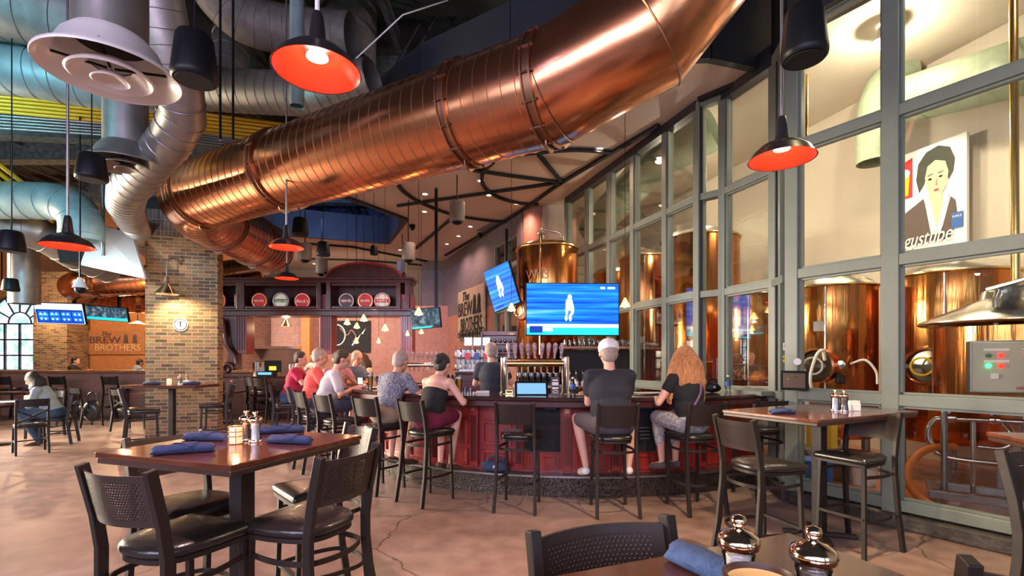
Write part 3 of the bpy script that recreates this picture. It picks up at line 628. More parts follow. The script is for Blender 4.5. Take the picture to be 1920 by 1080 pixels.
barn('smallest red-lined barn pendant low above the carved hutch', P(538,522,9.2), .205, .6)
def speaker(label, c, h, r, cord, m=None, grille=True, cat='speaker'):
    t = thing('pendant_speaker', label, cat, c, 0, 'hanging speakers')
    m = m or M['black']; cord = (7.48 if c[1] < 9.1 or c[0] < -3.6 else CZ)-c[2]-h
    b = MB(); b.lathe([(0,h),(r*.55,h),(r*.72,h*.96),(r*.80,h*.88),(r*1.0,h*.12),(r*.98,h*.04),(r*.9,0),(0,0)], (0,0,0), 32); b.build('housing', m, t, 45)
    b = MB(); b.lathe([(0,-.004),(r*.78,-.004),(r*.80,.01)], (0,0,0), 28, cap=False); b.build('grille', M['blackmatte'], t, 45)
    b = MB(); b.tube([(0,0,h),(0,0,h+cord)], .006, 6); b.build('hanger', M['black'], t, 60)
    return t
for lab, x, y, Y, h, r, c_ in [('black hanging speaker between the diffuser and the big red lamp',365,152,2.9,.28,.125,1.6),('black hanging speaker at top right in front of the glass',1508,112,2.7,.29,.118,1.2),
  ('blue-lit black hanging speaker behind the smaller diffuser',172,338,5.0,.27,.14,1.5),('black hanging speaker above the far left ducts',22,472,5.2,.22,.12,1.2),
  ('black hanging speaker beside the lower barn pendant',563,441,9.0,.32,.145,1.2),('black hanging speaker right of the lower barn pendant',606,480,9.0,.26,.125,1.2),
  ('small black hanging speaker at the left end of the dining room',20,546,8.4,.22,.12,1.2),('tiny black spot speaker under the dark opening corner',701,478,10.5,.20,.085,.5)]:
    speaker(lab, P(x,y,Y), h, r, c_)
GREY = mat('speaker_grey',(.30,.27,.25),.45)
for lab, x, y, Y in [('grey cylindrical ceiling speaker left above the hutch',603,514,12.5),('grey cylindrical ceiling speaker right of the dark opening',766,488,11),('large grey cylindrical ceiling speaker near the long track',857,416,9.5),('grey cylindrical ceiling speaker farthest above the small television',754,516,14),('pale cylindrical ceiling speaker beside the black ones',572,488,11.5)]:
    p = P(x,y,Y); t = thing('ceiling_speaker', lab, 'speaker', p, 0, 'grey ceiling speakers')
    b = MB(); b.lathe([(0,.38),(.15,.38),(.15,.02),(.14,0),(0,0)], (0,0,0), 28); b.build('housing', GREY, t, 40)
    b = MB(); b.ell((0,0,0), (.10,.10,.06)); b.build('dome', M['black'], t, 60)
    b = MB(); b.cyl((0,0,.38),(0,0,max(.4,CZ-p.z)), .012, n=8); b.build('stem', M['black'], t, 60)
# recessed downlights in the soffit
DL = [(901,338),(797,363),(917,365),(796,396),(1124,278),(969,381),(882,424),(860,442),(838,457),(674,466),(589,494),(660,498),(726,502),(750,468)]
for i, (x, y) in enumerate(DL):
    c = CL(x, y, CZ); c.z = CZ
    t = thing('downlight', 'small round recessed downlight glowing in the bar ceiling', 'lamp', c, 0, 'recessed downlights')
    b = MB(); b.lathe([(.055,-.001),(.085,-.001),(.085,-.012),(.055,-.018)], (0,0,0), 24, cap=False); b.build('trim_ring', M['white'], t, 40)
    b = MB(); b.lathe([(0,-.004),(.056,-.004)], (0,0,0), 20, cap=False); b.build('lens', M['down'], t)
    if i not in (2,3,6,12): spot('downlight_beam', c+V((0,0,-.05)), c+V((0,0,-3)), 95, (1.0,.60,.47), 150, .06, .9)
for i, (x, y) in enumerate([(901,500),(560,512)]): pass
# smoke dome and black round cameras
for lab, x, y, Y in [('black dome camera under the soffit beside the copper tank',900,440,9.6),('twin black ceiling camera near the dark opening',773,425,10.6)]:
    p = CL(x, y-3, CZ); t = thing('ceiling_camera', lab, 'camera', p); b = MB(); b.lathe([(0,0),(.08,0),(.08,-.06),(.0,-.06)], (0,0,0), 20); b.build('mount', M['black'], t, 40); b = MB(); b.ell((0,0,-.08), .065); b.build('dome', M['black'], t, 60)
# soffit vent panel
q_ = CL(925,425); tag(MB().box((q_.x,q_.y,CZ-.01), (1.1,.5,.02), R(-60)).build('air_vent', M['greywall']), 'grey rectangular vent panel in the soffit beside the column', 'vent')
# amber mini pendants above the bar
for i, (lab, x, y, Y) in enumerate([('highest of the amber mini pendants in front of the hutch',682,598,9.0),('amber mini pendant left of the highest one',651,605,9.8),('amber mini pendant lowest of the front cluster',669,612,10.4),('amber mini pendant right of the front cluster',722,616,9.2),('faint amber mini pendant reflected low at centre left',668,640,10.3),('faint amber mini pendant low at centre right',710,640,11.5),
   ('amber mini pendant over the small television',785,586,7.6),('amber mini pendant left of the main television',959,578,7.6),('tiny amber mini pendant at the right hutch post',764,626,12),('tiny amber mini pendant below the small television',790,622,10.5),('amber mini pendant at the right edge of the main television',1172,570,6.6)]):
    p = P(x,y,Y); t = thing('mini_pendant', lab, 'lamp', p, 0, 'amber mini pendants')
    k = .065 if y < 620 else .05
    b = MB(); b.lathe([(k,-.035),(k*.95,-.02),(k*.35,.055),(k*.2,.08),(0,.085)], (0,0,0), 20, cap=False); b.build('glass_shade', M['bulb_soft'], t, 50)
    b = MB(); b.ell((0,0,-.02), .028); b.build('bulb', M['bulb'], t, 60)
    b = MB(); b.tube([(0,0,.08),(0,0,CZ-p.z)], .004, 6); b.build('cord', M['black'], t, 60)
    if i in (0,3,6,7): point('mini_pendant_light', p+V((0,0,-.09)), 9, (1,.5,.2), .02)
# small white dome lamp and far cone lamps in the dining room
for lab, x, y, Y in [('white globe-bottomed cone lamp below the reflector panel',150,540,7.6)]:
    p = P(x,y,Y); t = thing('cone_lamp', lab, 'lamp', p); b = MB(); b.lathe([(.03,.16),(.05,.1),(.10,0)], (0,0,0), 20, cap=False); b.build('shade', M['white'], t, 40); b = MB(); b.ell((0,0,-.02), .07); b.build('dome', M['black'], t, 60); b = MB(); b.tube([(0,0,.15),(0,0,7.48-p.z)], .012, 8); b.build('stem', M['black'], t, 60)
for i, (x, y) in enumerate([(258,605),(235,640),(60,600)]):
    p = P(x,y,14.6); point('dining_lamp_light', p+V((0,0,.5)), 110, (1,.62,.32), .05)
t = thing('dining_lamp', 'small disc pendant lamp in front of the carved wooden sign', 'lamp', P(258,608,14.5)); lz = 7.48-P(258,608,14.5).z; b = MB(); b.lathe([(.02,.1),(.2,.02),(.22,0)], (0,0,0), 20, cap=False); b.build('shade', M['white'], t, 40); b = MB(); b.tube([(0,0,.1),(0,0,lz)], .01, 6); b.build('stem', M['black'], t)
# reflector panel assembly upper left
t = thing('light_reflector', 'large tilted white reflector board with a black housing hung left of the pillar', 'reflector', P(205,475,8.6))
o0 = P(205,475,8.6)
def quad3(m, pts, th=V((0,.05,0))): vs = [V(p) for p in pts]; m.add(vs+[v+th for v in vs], [(0,1,2,3),(7,6,5,4),(0,4,5,1),(1,5,6,2),(2,6,7,3),(3,7,4,0)])
b = MB(); quad3(b, [P(178,418,8.9)-o0,P(246,438,9.1)-o0,P(273,523,8.3)-o0,P(150,497,8.1)-o0]); b.build('white_board', M['white'], t)
b = MB(); quad3(b, [P(95,405,9.0)-o0,P(205,425,9.1)-o0,P(195,490,8.4)-o0,P(112,492,8.3)-o0], V((0,.5,0))); b.build('black_housing', M['blackmatte'], t)
b = MB(); b.tube([P(192,300,8.6)-o0,P(194,480,8.4)-o0], .03, 8); b.build('hanger_pole', M['steel_dull'], t)
spot('reflector_spot', P(205,505,7.6), P(235,470,8.8), 55, (1,.97,.9), 80, .03)
# brewery lamps (real globes and floods behind the glass)
for i, (lab, x, y, Y, r, pw) in enumerate([('dazzling high-bay lamp hanging behind the second pane from the post',1655,80,6.6,.13,90),('bright flood lamp glowing behind the tall panes',1195,312,10.5,.13,150),('starry bright spot lamp at the top right in the brewery',1822,46,6.8,.05,90),('bright lamp low over the middle copper tank',1250,412,9.4,.06,80),('small bright lamp beside the red pendant behind glass',1505,268,7.2,.05,80)]):
    p = P(x,y,Y); t = thing('brewery_lamp', lab, 'lamp', p); b = MB(); b.lathe([(r*.4,r*1.6),(r*.6,r),(r*1.2,0),(r*1.1,-r*.1)], (0,0,0), 24, cap=False); b.build('shade', M['white'], t, 40)
    b = MB(); b.ell((0,0,r*.2), r*.85); b.build('bulb', M['bulb'], t, 60); b = MB(); b.tube([(0,0,r*1.5),(0,0,max(.2,6.0-p.z))], .01, 6); b.build('stem', M['steel_dull'], t)
    point('brewery_lamp_light', p+V((0,0,-r*1.3)), pw, (1.0,.86,.68), .05)
for x, y, z in ((4.9,4.1,5.5),(4.2,10.5,5.3),(5.2,6.0,5.3),(3.2,13.5,5.3)): spot('brewery_fill_spot', (x,y,z), (x,y,0), 150, (1,.84,.62), 150, .05, .8)  # unseen spots without fixtures, added to brighten the brewery
# ================= FURNITURE =================
def rounded(poly, k=3):
    for _ in range(k):
        o = []
        for i in range(len(poly)):
            a, c = poly[i], poly[(i+1) % len(poly)]; o += [(a[0]*.78+c[0]*.22, a[1]*.78+c[1]*.22), (a[0]*.22+c[0]*.78, a[1]*.22+c[1]*.78)]
        poly = o
    return poly
def cushion(m, poly, z, th, c=(0,0)):
    n = len(poly); lay = [(.93,z),(.985,z+th*.12),(1.0,z+th*.35),(.99,z+th*.6),(.93,z+th*.85),(.75,z+th*1.0),(.45,z+th*1.1),(.15,z+th*1.12)]
    vs = [(c[0]+(x-c[0])*s, c[1]+(y-c[1])*s, zz) for s, zz in lay for x, y in poly]; fs = [tuple(range(n-1,-1,-1))]
    for i in range(len(lay)-1):
        for j in range(n): fs.append((i*n+j, i*n+(j+1) % n, (i+1)*n+(j+1) % n, (i+1)*n+j))
    fs.append(tuple((len(lay)-1)*n+j for j in range(n))); m.add(vs, fs)
def back_panel(name, z0, z1, y0, lean, hw, sag, m, parent, perf):
    n = 14; b = MB(); zc = (z0+z1)/2; vs = []
    for side in (0, 1):
        for i in range(n+1):
            x = -hw+2*hw*i/n; bow = -sag*(1-(x/hw)**2)
            for k in range(3):
                z = z0+(z1-z0)*k/2; vs.append((x, y0+bow+lean*(z-z0)+(side-.5)*.008, z))
    fs = []
    for s in (0, 1):
        for i in range(n):
            for k in range(2): q = [s*(n+1)*3+i*3+k, s*(n+1)*3+(i+1)*3+k, s*(n+1)*3+(i+1)*3+k+1, s*(n+1)*3+i*3+k+1]; fs.append(tuple(q if s else q[::-1]))
    for i in range(n):
        for k in (0, 2): fs.append((i*3+k, (i+1)*3+k, (n+1)*3+(i+1)*3+k, (n+1)*3+i*3+k))
    b.add(vs, fs); o = b.build(name, m, parent, 50)
    uv = o.data.uv_layers.new(name='uv')
    for l in o.data.loops: p = o.data.vertices[l.vertex_index].co; uv.data[l.index].uv = (p.x, p.z-zc)
    return o
def make_stool(perf=True, group='', frame='chair', seat='vinyl'):
    t = thing('bar_stool', '', 'bar stool', (0,0,0), 0, group); fm = M[frame]
    outline = rounded([(-.205,.16),(-.205,.20),(-.195,.21),(.195,.21),(.205,.20),(.205,.16),(.20,.0),(.165,-.15),(.08,-.20),(-.08,-.20),(-.165,-.15),(-.20,.0)], 2)
    b = MB(); cushion(b, outline, .715, .055); b.build('seat', M[seat], t, 60)
    b = MB(); b.prism([(x*.95, y*.95) for x, y in outline], .693, .714); b.build('seat_frame', fm, t, 40)
    for s in (-1, 1):
        b = MB(); b.bar((s*.178,.185,0), (s*.165,.165,.70), .03, .026, (0,1,0)); b.build('leg', fm, t, bevel=.003)
        b = MB(); p = [(s*.205,-.275,0),(s*.195,-.225,.30),(s*.188,-.195,.62),(s*.187,-.195,.74),(s*.187,-.215,.88),(s*.190,-.262,1.085)]
        for a, c in zip(p, p[1:]): b.bar(a, V(c)+(V(c)-V(a)).normalized()*.006, .028, .042, (0,1,0))
        b.build('leg', fm, t, bevel=.003)
    back_panel('backrest', .865, 1.07, -.215, -.235, .176, .045, M['perf'] if perf else fm, t, perf)
    for z, k, w in ((.615,.16,.012),(.285,.175,.013)):
        b = MB(); pts = circ([(-.172,.17,z),(-.20,0,z),(-.175,-k,z),(-.09,-k-.055,z),(0,-k-.07,z),(.09,-k-.055,z),(.175,-k,z),(.20,0,z),(.172,.17,z)], 4)
        for a, c in zip(pts, pts[1:]): b.bar(a, c, .008, .024)
        b.build('foot_ring', fm, t)
    b = MB(); b.bar((-.175,.18,.30), (.175,.18,.30), .03, .022); b.build('stretcher', fm, t)
    return t
def put(proto, used, loc, face, label, group=None, scale=None):
    """face: direction the sitter looks, degrees in plan (90 = away from the photographer)"""
    rz = R(face-90)
    if not used.get(proto.name):
        used[proto.name] = 1; proto.location = loc; proto.rotation_euler = (0,0,rz); proto['label'] = label
        if group: proto['group'] = group
        if scale: proto.scale = (scale,)*3
        KIDS[proto.name] = children(proto)
        for k in KIDS[proto.name]: KIDS[k.name] = children(k)
        return proto
    return copy_tree(proto, None, loc, rz, label, group, scale)
USED = {}
stool = make_stool(True); bstool = make_stool(False)
BC = V((.9,9.1,0))
def toC(x, y): return math.degrees(atan2(BC.y-y, BC.x-x))
# bar stools round the counter
BST = [(.075,5.04,None,'empty bar stool in the middle of the bar below the tap tower'),(1.0,4.90,None,'bar stool under the man in the white cap'),(1.83,4.98,None,'bar stool under the blond woman'),
 (2.72,5.42,100,'bar stool against the right end of the bar, behind the high table'),(-.90,5.28,52,'bar stool under the woman in the black top'),(-1.52,5.72,58,'bar stool under the blurred leaning person'),
 (-2.17,6.22,50,'empty bar stool with a pale reflective seat beside the man in grey'),(-2.66,6.75,40,'bar stool under the man in the grey shirt'),(-3.10,7.45,25,'bar stool under the man in the coral shirt'),(-3.87,8.48,15,'bar stool under the man in dark red')]
for x, y, f, l in BST: put(bstool, USED, (x,y,0), toC(x,y) if f is None else f, l, 'stools around the bar')
put(bstool, USED, (-6.35,12.3,0), 60, 'bar stool at the far counter nearest the brick pillar', 'stools at the far counter')
put(bstool, USED, (-5.95,11.9,0), 75, 'bar stool at the far counter right of the pillar', 'stools at the far counter')
put(bstool, USED, (-5.05,11.7,0), 100, 'bar stool at the far counter below the kitchen screen', 'stools at the far counter')
put(bstool, USED, (-4.5,11.6,0), 95, 'rightmost bar stool at the far counter', 'stools at the far counter')
# high-top table builder
def high_table(label, c, rot, w, d, posts=((0,0),), h=1.07, tri=None):
    t = thing('high_table', label, 'table', (c[0],c[1],0), R(rot), 'high wooden tables')
    b = MB(); b.box((0,0,h-.012), (w,d,.024)); b.build('table_top', M['table'], t, bevel=.004)
    b = MB(); b.box((0,0,h-.038), (w-.01,d-.01,.028), top=1.0); b.build('edge_band', M['table_edge'], t, bevel=.006)
    for x, y in posts:
        b = MB(); b.box((x,y,h/2-.02), (.085,.085,h-.06)); b.build('post', M['post'], t, bevel=.004)
        b = MB(); b.box((x,y,h-.062), (.30,.30,.02)); b.build('mounting_plate', M['post'], t)
        b = MB(); b.box((x,y,.016), (.56,.07,.032), R(45)); b.build('foot', M['post'], t, bevel=.008); b = MB(); b.box((x,y,.016), (.56,.07,.032), R(-45)); b.build('foot', M['post'], t, bevel=.008)
    return t
LT = (-1.40,2.545); high_table('dark wooden high table with four napkin rolls in the left foreground', LT, -19.5, .84, .86)
RT = (2.63,4.20); high_table('dark wooden high table beside the glass wall', RT, 27, 1.40, .82)
FTc = V((.69,1.225,0)); fr = 22; ex = V((cos(R(fr)),sin(R(fr)),0)); ey = V((-sin(R(fr)),cos(R(fr)),0)); FT = FTc-ex*.45-ey*.45
high_table('nearest high table cut by the bottom edge of the photo', (FT.x,FT.y), fr, .90, .90, h=1.07)
c4 = V((2.55,2.70,0)); high_table('high table corner at the right edge by the glass', (c4.x+.70,c4.y-.25), -12, 1.0, .80)
high_table('small high table in front of the brick pillar', (-5.97,8.62), 0, 1.25, .72)
# stools at the high tables
put(stool, USED, (-1.43,2.12,0), 71, 'perforated-back bar stool at front left of the left table', 'stools at the high tables')
put(stool, USED, (-.98,2.34,0), 158, 'perforated-back bar stool at the right side of the left table, nearest', 'stools at the high tables')
put(stool, USED, (-1.70,2.60,0), -31, 'bar stool behind the left table on its left side', 'stools at the high tables')
put(stool, USED, (-1.15,2.92,0), 222, 'bar stool behind the left table on its right side', 'stools at the high tables')
put(stool, USED, (1.84,3.60,0), 17, 'perforated-back bar stool at the left end of the glass-side table', 'stools at the high tables')
put(stool, USED, (2.72,3.90,0), 205, 'bar stool with its back to the glass wall at the glass-side table', 'stools at the high tables')
put(stool, USED, (.315,.99,0), 289, 'bar stool across the nearest table, back toward the bar', 'stools at the high tables')
put(stool, USED, (2.47,2.02,0), 282, 'bar stool cut by the right edge at the right corner table', 'stools at the high tables')
put(stool, USED, (1.19,1.21,0), 75, 'bar stool cut by the bottom right corner', 'stools at the high tables')
put(stool, USED, (-5.56,7.40,0), 35, 'bar stool standing left in front of the brick pillar table', 'stools at the high tables')
put(stool, USED, (-5.05,8.35,0), 200, 'bar stool at the right end of the brick pillar table', 'stools at the high tables')
# low dining chairs and tables on the left
def make_chair():
    t = thing('dining_chair', '', 'chair', (0,0,0)); m = M['chair_black']
    ol = rounded([(-.21,.21),(.21,.21),(.19,-.19),(-.19,-.19)], 2); b = MB(); cushion(b, ol, .44, .04); b.build('seat', M['vinyl'], t, 60)
    b = MB(); b.prism([(x*.96,y*.96) for x, y in ol], .415, .439); b.build('seat_frame', m, t)
    for s in (-1, 1):
        b = MB(); b.bar((s*.19,.19,0), (s*.18,.18,.42), .032, .032); b.build('leg', m, t)
        b = MB(); p = [(s*.19,-.25,0),(s*.185,-.19,.42),(s*.185,-.26,.88)]
        for a, c in zip(p, p[1:]): b.bar(a, c, .03, .04)
        b.build('leg', m, t)
    back_panel('top_rail', .76, .88, -.24, -.14, .185, .035, m, t, False)
    b = MB(); b.bar((-.18,-.225,.70), (.18,-.20,.50), .014, .03); b.bar((.18,-.225,.70), (-.18,-.20,.50), .014, .03); b.build('cross_back', m, t)
    b = MB(); b.bar((-.185,.185,.2), (-.188,-.22,.2), .02, .02); b.bar((.185,.185,.2), (.188,-.22,.2), .02, .02); b.bar((-.186,-.02,.2),(.186,-.02,.2),.02,.02); b.build('stretcher', m, t)
    return t
chair = make_chair()
def low_table(label, c, rot, w, d, h=.76):
    t = thing('dining_table', label, 'table', (c[0],c[1],0), R(rot), 'low dining tables')
    b = MB(); b.box((0,0,h-.02), (w,d,.04)); b.build('table_top', M['table'], t, bevel=.005)
    b = MB(); b.box((0,0,h/2-.03), (.10,.10,h-.02)); b.build('post', M['post'], t); b = MB(); b.lathe([(0,0),(.27,0),(.25,.02),(.05,.04),(0,.04)], (0,0,0), 24); b.build('foot', M['post'], t, 40)
    return t
low_table('low dining table where the woman reads, at the left edge', (-9.15,8.65), 8, .9, .8)
low_table('low dining table set with a candle beyond the reading woman', (-7.95,11.3), 5, 1.0, .8)
low_table('low dining table close beside the brick pillar stool', (-6.9,11.6), 5, .9, .8)
low_table('low dining table in front of the half wall at far left', (-11.4,11.9), 0, 1.2, .8)
CH = [(-8.17,8.82,205,'dining chair under the reading woman'),(-7.80,7.95,140,'dining chair nearest the camera at the far left table'),(-9.1,9.55,-80,'dining chair across from the reading woman'),(-7.35,10.6,120,'dining chair at the candle table, nearest its corner'),(-8.2,10.5,80,'dining chair left of the candle table'),
 (-7.1,11.3,180,'dining chair right of the candle table'),(-8.1,12.2,-90,'dining chair behind the candle table'),(-6.6,10.9,100,'dining chair in front of the table next to the pillar'),(-9.6,11.1,70,'dining chair with napkins alone left of the candle table'),(-10.6,11.3,110,'dining chair at the table by the half wall, left'),(-12.2,11.2,80,'dining chair at the far left end by the half wall'),(-6.3,12.2,-110,'dining chair behind the table next to the pillar')]
for x, y, f, l in CH: put(chair, USED, (x,y,0), f, l, 'low black dining chairs')
# tall chairs ranged along the half wall
for i, x in enumerate((-13.1,-11.7,-10.35,-9.05,-7.9)):
    put(bstool, USED, (x,12.85,0), 92, ['leftmost','second from left','third from left','fourth from left','rightmost'][i]+' tall chair ranged along the half wall', 'tall chairs along the half wall')
# ---------- table-top things ----------
def napkin(label, loc, rz, L_=.24, r=.024, m='napkin'):
    b = MB(); n = 14; m_ = 18; vs = []; fs = []
    for i in range(m_+1):
        x = -L_/2+L_*i/m_; k = i/m_
        for j in range(n):
            a = 2*pi*j/n; w = 1+.05*sin(a*2+k*5)+.03*sin(a*5+k*11); rr = r*w*(.90+.14*sin(pi*k))*(.75 if i in (0,m_) else 1)
            vs.append((x+.006*sin(a*3), rr*1.35*cos(a), rr*.95*(sin(a)+1)))
    for i in range(m_):
        for j in range(n): fs.append((i*n+j, i*n+(j+1) % n, (i+1)*n+(j+1) % n, (i+1)*n+j))
    fs += [tuple(range(n-1,-1,-1)), tuple(m_*n+j for j in range(n))]; b.add(vs, fs)
    t = b.build('napkin_roll', M[m], None, 50); t.location = loc; t.rotation_euler = (0,0,rz); tag(t, label, 'napkin', 'dark blue napkin rolls')
    if m != 'napkin': return t
    f = MB(); pts = []
    for i in range(9):
        k = i/8; a = -.3+k*2.9; rr = r*1.16
        pts.append((k, a, rr))
    va = []
    for k, a, rr in pts:
        hw = .012+.075*(1-k)
        for s in (-1, 1):
            for q in (1.0, 1.05): va.append((.01+.05*(k-.5)+s*hw, rr*q*1.38*cos(a), rr*q*.97*(sin(a))+r*.95))
    fa = []
    for i in range(8): o = i*4; p = o+4; fa += [(o,o+2,p+2,p),(o+1,p+1,p+3,o+3),(o,p,p+1,o+1),(o+2,o+3,p+3,p+2)]
    fa += [(0,1,3,2),(32,34,35,33)]
    f.add(va, fa); f.build('folded_corner', M['napkin'], t, 50)
    return t
TZ = 1.07
def onLT(px, py, z=TZ): Y = (EYE-z)*FPX/(py-HOR); return V((PX(px,Y), Y, z))
napkin('napkin roll at the left front of the left table', onLT(345,850), R(24)); napkin('napkin roll behind the left front one on the left table', onLT(385,826), R(-8))
napkin('napkin roll at the right front of the left table', onLT(543,832), R(-12)); napkin('napkin roll with its end raised behind the right front one', onLT(528,812), R(20))
napkin('fat blue napkin roll on the nearest table', V((.395,.965,TZ)), R(-62), .21, .025, 'napkin_lit')
napkin('single dark napkin roll on the glass-side table', onLT(1468,776), R(6), .2)
napkin('napkin roll at the left on the brick pillar table', V((-6.2,8.45,TZ)), R(3), .28, .03); napkin('napkin roll at the right on the brick pillar table', V((-5.55,8.5,TZ)), R(3), .28, .03)
for x, y, l in ((-9.2,8.6,'napkin roll beside the reading woman'),(-8.1,11.2,'napkin roll on the candle dining table'),(-7.0,11.4,'napkin roll on the table next to the pillar'),(-11.6,11.8,'napkin roll on the table by the half wall')): napkin(l, V((x,y,.76)), R(10), .3, .03)
def mill(label, loc, kind, s=1.0):
    t = thing('pepper_mill' if kind == 'pepper' else 'salt_mill', label, 'mill', loc, 0, 'salt and pepper mills'); k = s
    body = [(0,0),(.027,0),(.028,.006),(.024,.02),(.022,.04),(.0195,.06),(.022,.078),(.0245,.088),(.022,.092),(0,.092)]
    b = MB(); b.lathe([(r*k,z*k) for r,z in body], (0,0,0), 28); b.build('body', M['clear'] if kind == 'salt' else M['clear'], t, 50)
    b = MB(); b.lathe([(0,.004*k),(.019*k,.004*k),(.017*k,.06*k),(.018*k,.085*k),(0,.088*k)], (0,0,0), 16); b.build('filling', M['paper'] if kind == 'salt' else mat('peppercorns',(.30,.22,.18),.8,noise=.5,nscale=200), t, 50)
    b = MB(); b.lathe([(.028*k,0),(.030*k,.003*k),(.028*k,.012*k),(.025*k,.014*k)], (0,0,0), 28, cap=False); b.build('base_band', M['chrome'], t, 50)
    b = MB(); b.lathe([(r*k,z*k) for r,z in [(0,.091),(.020,.091),(.030,.098),(.0325,.106),(.029,.116),(.018,.123),(.008,.126),(.006,.130),(.010,.133),(.0125,.139),(.010,.146),(0,.149)]], (0,0,0), 32); b.build('cap', M['mill_cap'], t, 60)
    return t
mill('pepper mill behind the candle on the left table', onLT(462,826), 'pepper', 1.1); mill('salt mill beside the candle on the left table', onLT(479,829), 'salt', 1.1)
mill('left of the two large mills on the nearest table', V((.391,.847,TZ)), 'salt', 1.1); mill('right of the two large mills on the nearest table', V((.485,.79,TZ)), 'pepper', 1.1)
mill('salt mill standing left on the glass-side table', onLT(1566,771), 'salt', 1.25); mill('pepper mill standing right on the glass-side table', onLT(1583,772), 'pepper', 1.25)
mill('pepper mill on the brick pillar table', V((-5.88,8.7,TZ)), 'pepper', 1.2); mill('salt mill on the brick pillar table', V((-5.80,8.75,TZ)), 'salt', 1.1)
def candle(label, loc, s=1.0, ring=True, power=1.5):
    t = thing('candle_holder', label, 'candle', loc, 0, 'candles in frosted glasses')
    b = MB(); b.lathe([(0,.004),(.032,.004),(.033,.006),(.033,.092),(.031,.092),(.031,.012),(0,.012)], (0,0,0), 28); b.build('frosted_glass', mat('frosted_candle_glass',(.95,.62,.42),.5,emis=(1.0,.42,.18),es=.9) if 'fg' not in M else M['fg'], t, 50)
    b = MB(); b.lathe([(0,.02),(.02,.02),(.02,.045),(0,.045)], (0,0,0), 16); b.build('wax', M['paper'], t, 40)
    b = MB(); b.ell((0,0,.068), (.008,.008,.016)); b.build('flame', M['candle'], t, 60)
    if ring:
        for z in (.0,.042,.068,.096):
            b = MB(); b.tube([(.038*cos(a*pi/14),.038*sin(a*pi/14),z+.003) for a in range(28)], .0025, 6, closed=True); b.build('wire_ring', M['copper_ring'], t, 60)
        for a in (0, 1.57, 3.14, 4.71): b = MB(); b.tube([(.038*cos(a+.5),.038*sin(a+.5),0),(.038*cos(a+.5),.038*sin(a+.5),.098)], .002, 6); b.build('wire_upright', M['copper_ring'], t)
    t.scale = (s,s,s); point('candle_light', V(loc)+V((0,0,.13*s)), power, (1,.5,.2), .01); return t
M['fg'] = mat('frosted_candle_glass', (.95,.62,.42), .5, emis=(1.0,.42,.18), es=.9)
candle('lit candle in a wire-ringed glass on the left table', onLT(442,832), .9)
candle('lit candle on the brick pillar table', V((-6.02,8.62,TZ)), 1.1, False); candle('lit candle beside the reading woman', V((-8.75,8.85,.76)), 1.1, False); candle('lit candle on the dining table beyond the reading woman', V((-7.75,11.25,.76)), 1.2, False)
# shallow clay bowl in the foreground
t = thing('candle_jar', 'round amber candle jar with dark rim between the two large mills', 'candle', (.378,.745,TZ)); b = MB(); b.lathe([(0,0),(.048,0),(.052,.01),(.053,.095),(.055,.102),(.050,.104),(.048,.095),(.047,.08),(0,.08)], (0,0,0), 40); b.build('jar', M['table_edge'], t, 40)
b = MB(); b.lathe([(0,.083),(.047,.083),(.0475,.094),(.043,.090),(0,.088)], (0,0,0), 36); b.build('wax', mat('amber_wax',(.85,.50,.20),.4,emis=(1,.5,.15),es=.25), t, 40)
# sugar caddy
t = thing('sugar_caddy', 'white sugar packet caddy on the glass-side table', 'caddy', onLT(1600,770)); b = MB(); b.box((0,0,.03), (.09,.06,.06)); b.build('caddy', M['white'], t, bevel=.004)
for k in range(6): b = MB(); b.box((-.035+.014*k,0,.055), (.004,.045,.06), R(6*k-15)); b.build('packet', M['paper'], t)
t = thing('sugar_caddy', 'white sugar caddy on the brick pillar table', 'caddy', (-5.70,8.62,TZ)); b = MB(); b.box((0,0,.035), (.1,.07,.07)); b.build('caddy', M['white'], t, bevel=.004)
# ================= MAIN BAR =================
def ring(m, r0, r1, a0, a1, z0, z1, n=64, c=BC):
    vs = []; 
    for i in range(n+1):
        a = R(a0+(a1-a0)*i/n)
        for r, z in ((r0,z0),(r1,z0),(r1,z1),(r0,z1)): vs.append((c.x+r*cos(a), c.y+r*sin(a), z))
    fs = [(0,1,2,3),(n*4+3,n*4+2,n*4+1,n*4)]
    for i in range(n):
        o = i*4; p = o+4
        for k in range(4): fs.append((o+k, p+k, p+(k+1) % 4, o+(k+1) % 4))
    m.add(vs, fs); return m
A0, A1 = 203, 307
BAR = thing('bar_counter', 'curved mahogany bar counter with dark top and diamond-plate kick step', 'bar', (0,0,0))
b = MB(); ring(b, 3.22, 3.90, A0, A1, 1.055, 1.10); b.build('counter_top', M['bartop'], BAR, 40, bevel=.012)
b = MB(); ring(b, 3.84, 3.88, A0, A1, .985, 1.055); b.build('top_moulding', M['wood_dark'], BAR, 40, bevel=.01)
b = MB(); ring(b, 3.40, 3.60, A0+1, A1-.5, .0, 1.055); b.build('front_wall', M['wood_red'], BAR, 40)
b = MB(); ring(b, 3.60, 3.76, A0+1, A1-1, 0, .215); b.build('kick_step', M['plate'], BAR, 40)
b = MB(); ring(b, 3.59, 3.78, A0+1, A1-1, .215, .235); b.build('step_nosing', M['steel_dull'], BAR, 40)
def polar(r, a, z): return V((BC.x+r*cos(R(a)), BC.y+r*sin(R(a)), z))
def frame_panel(m, a0, a1, z0, z1, r=3.60, w=.035, t=.02):
    a0_, a1_ = R(a0), R(a1); dw = math.degrees(w/r)
    ring(m, r, r+t, a0, a1, z1-w, z1, 5); ring(m, r, r+t, a0, a1, z0, z0+w, 5); ring(m, r, r+t, a0, a0+dw, z0, z1, 2); ring(m, r, r+t, a1-dw, a1, z0, z1, 2)
    return m
step = 8.6; k = 0; a = A0+1.5
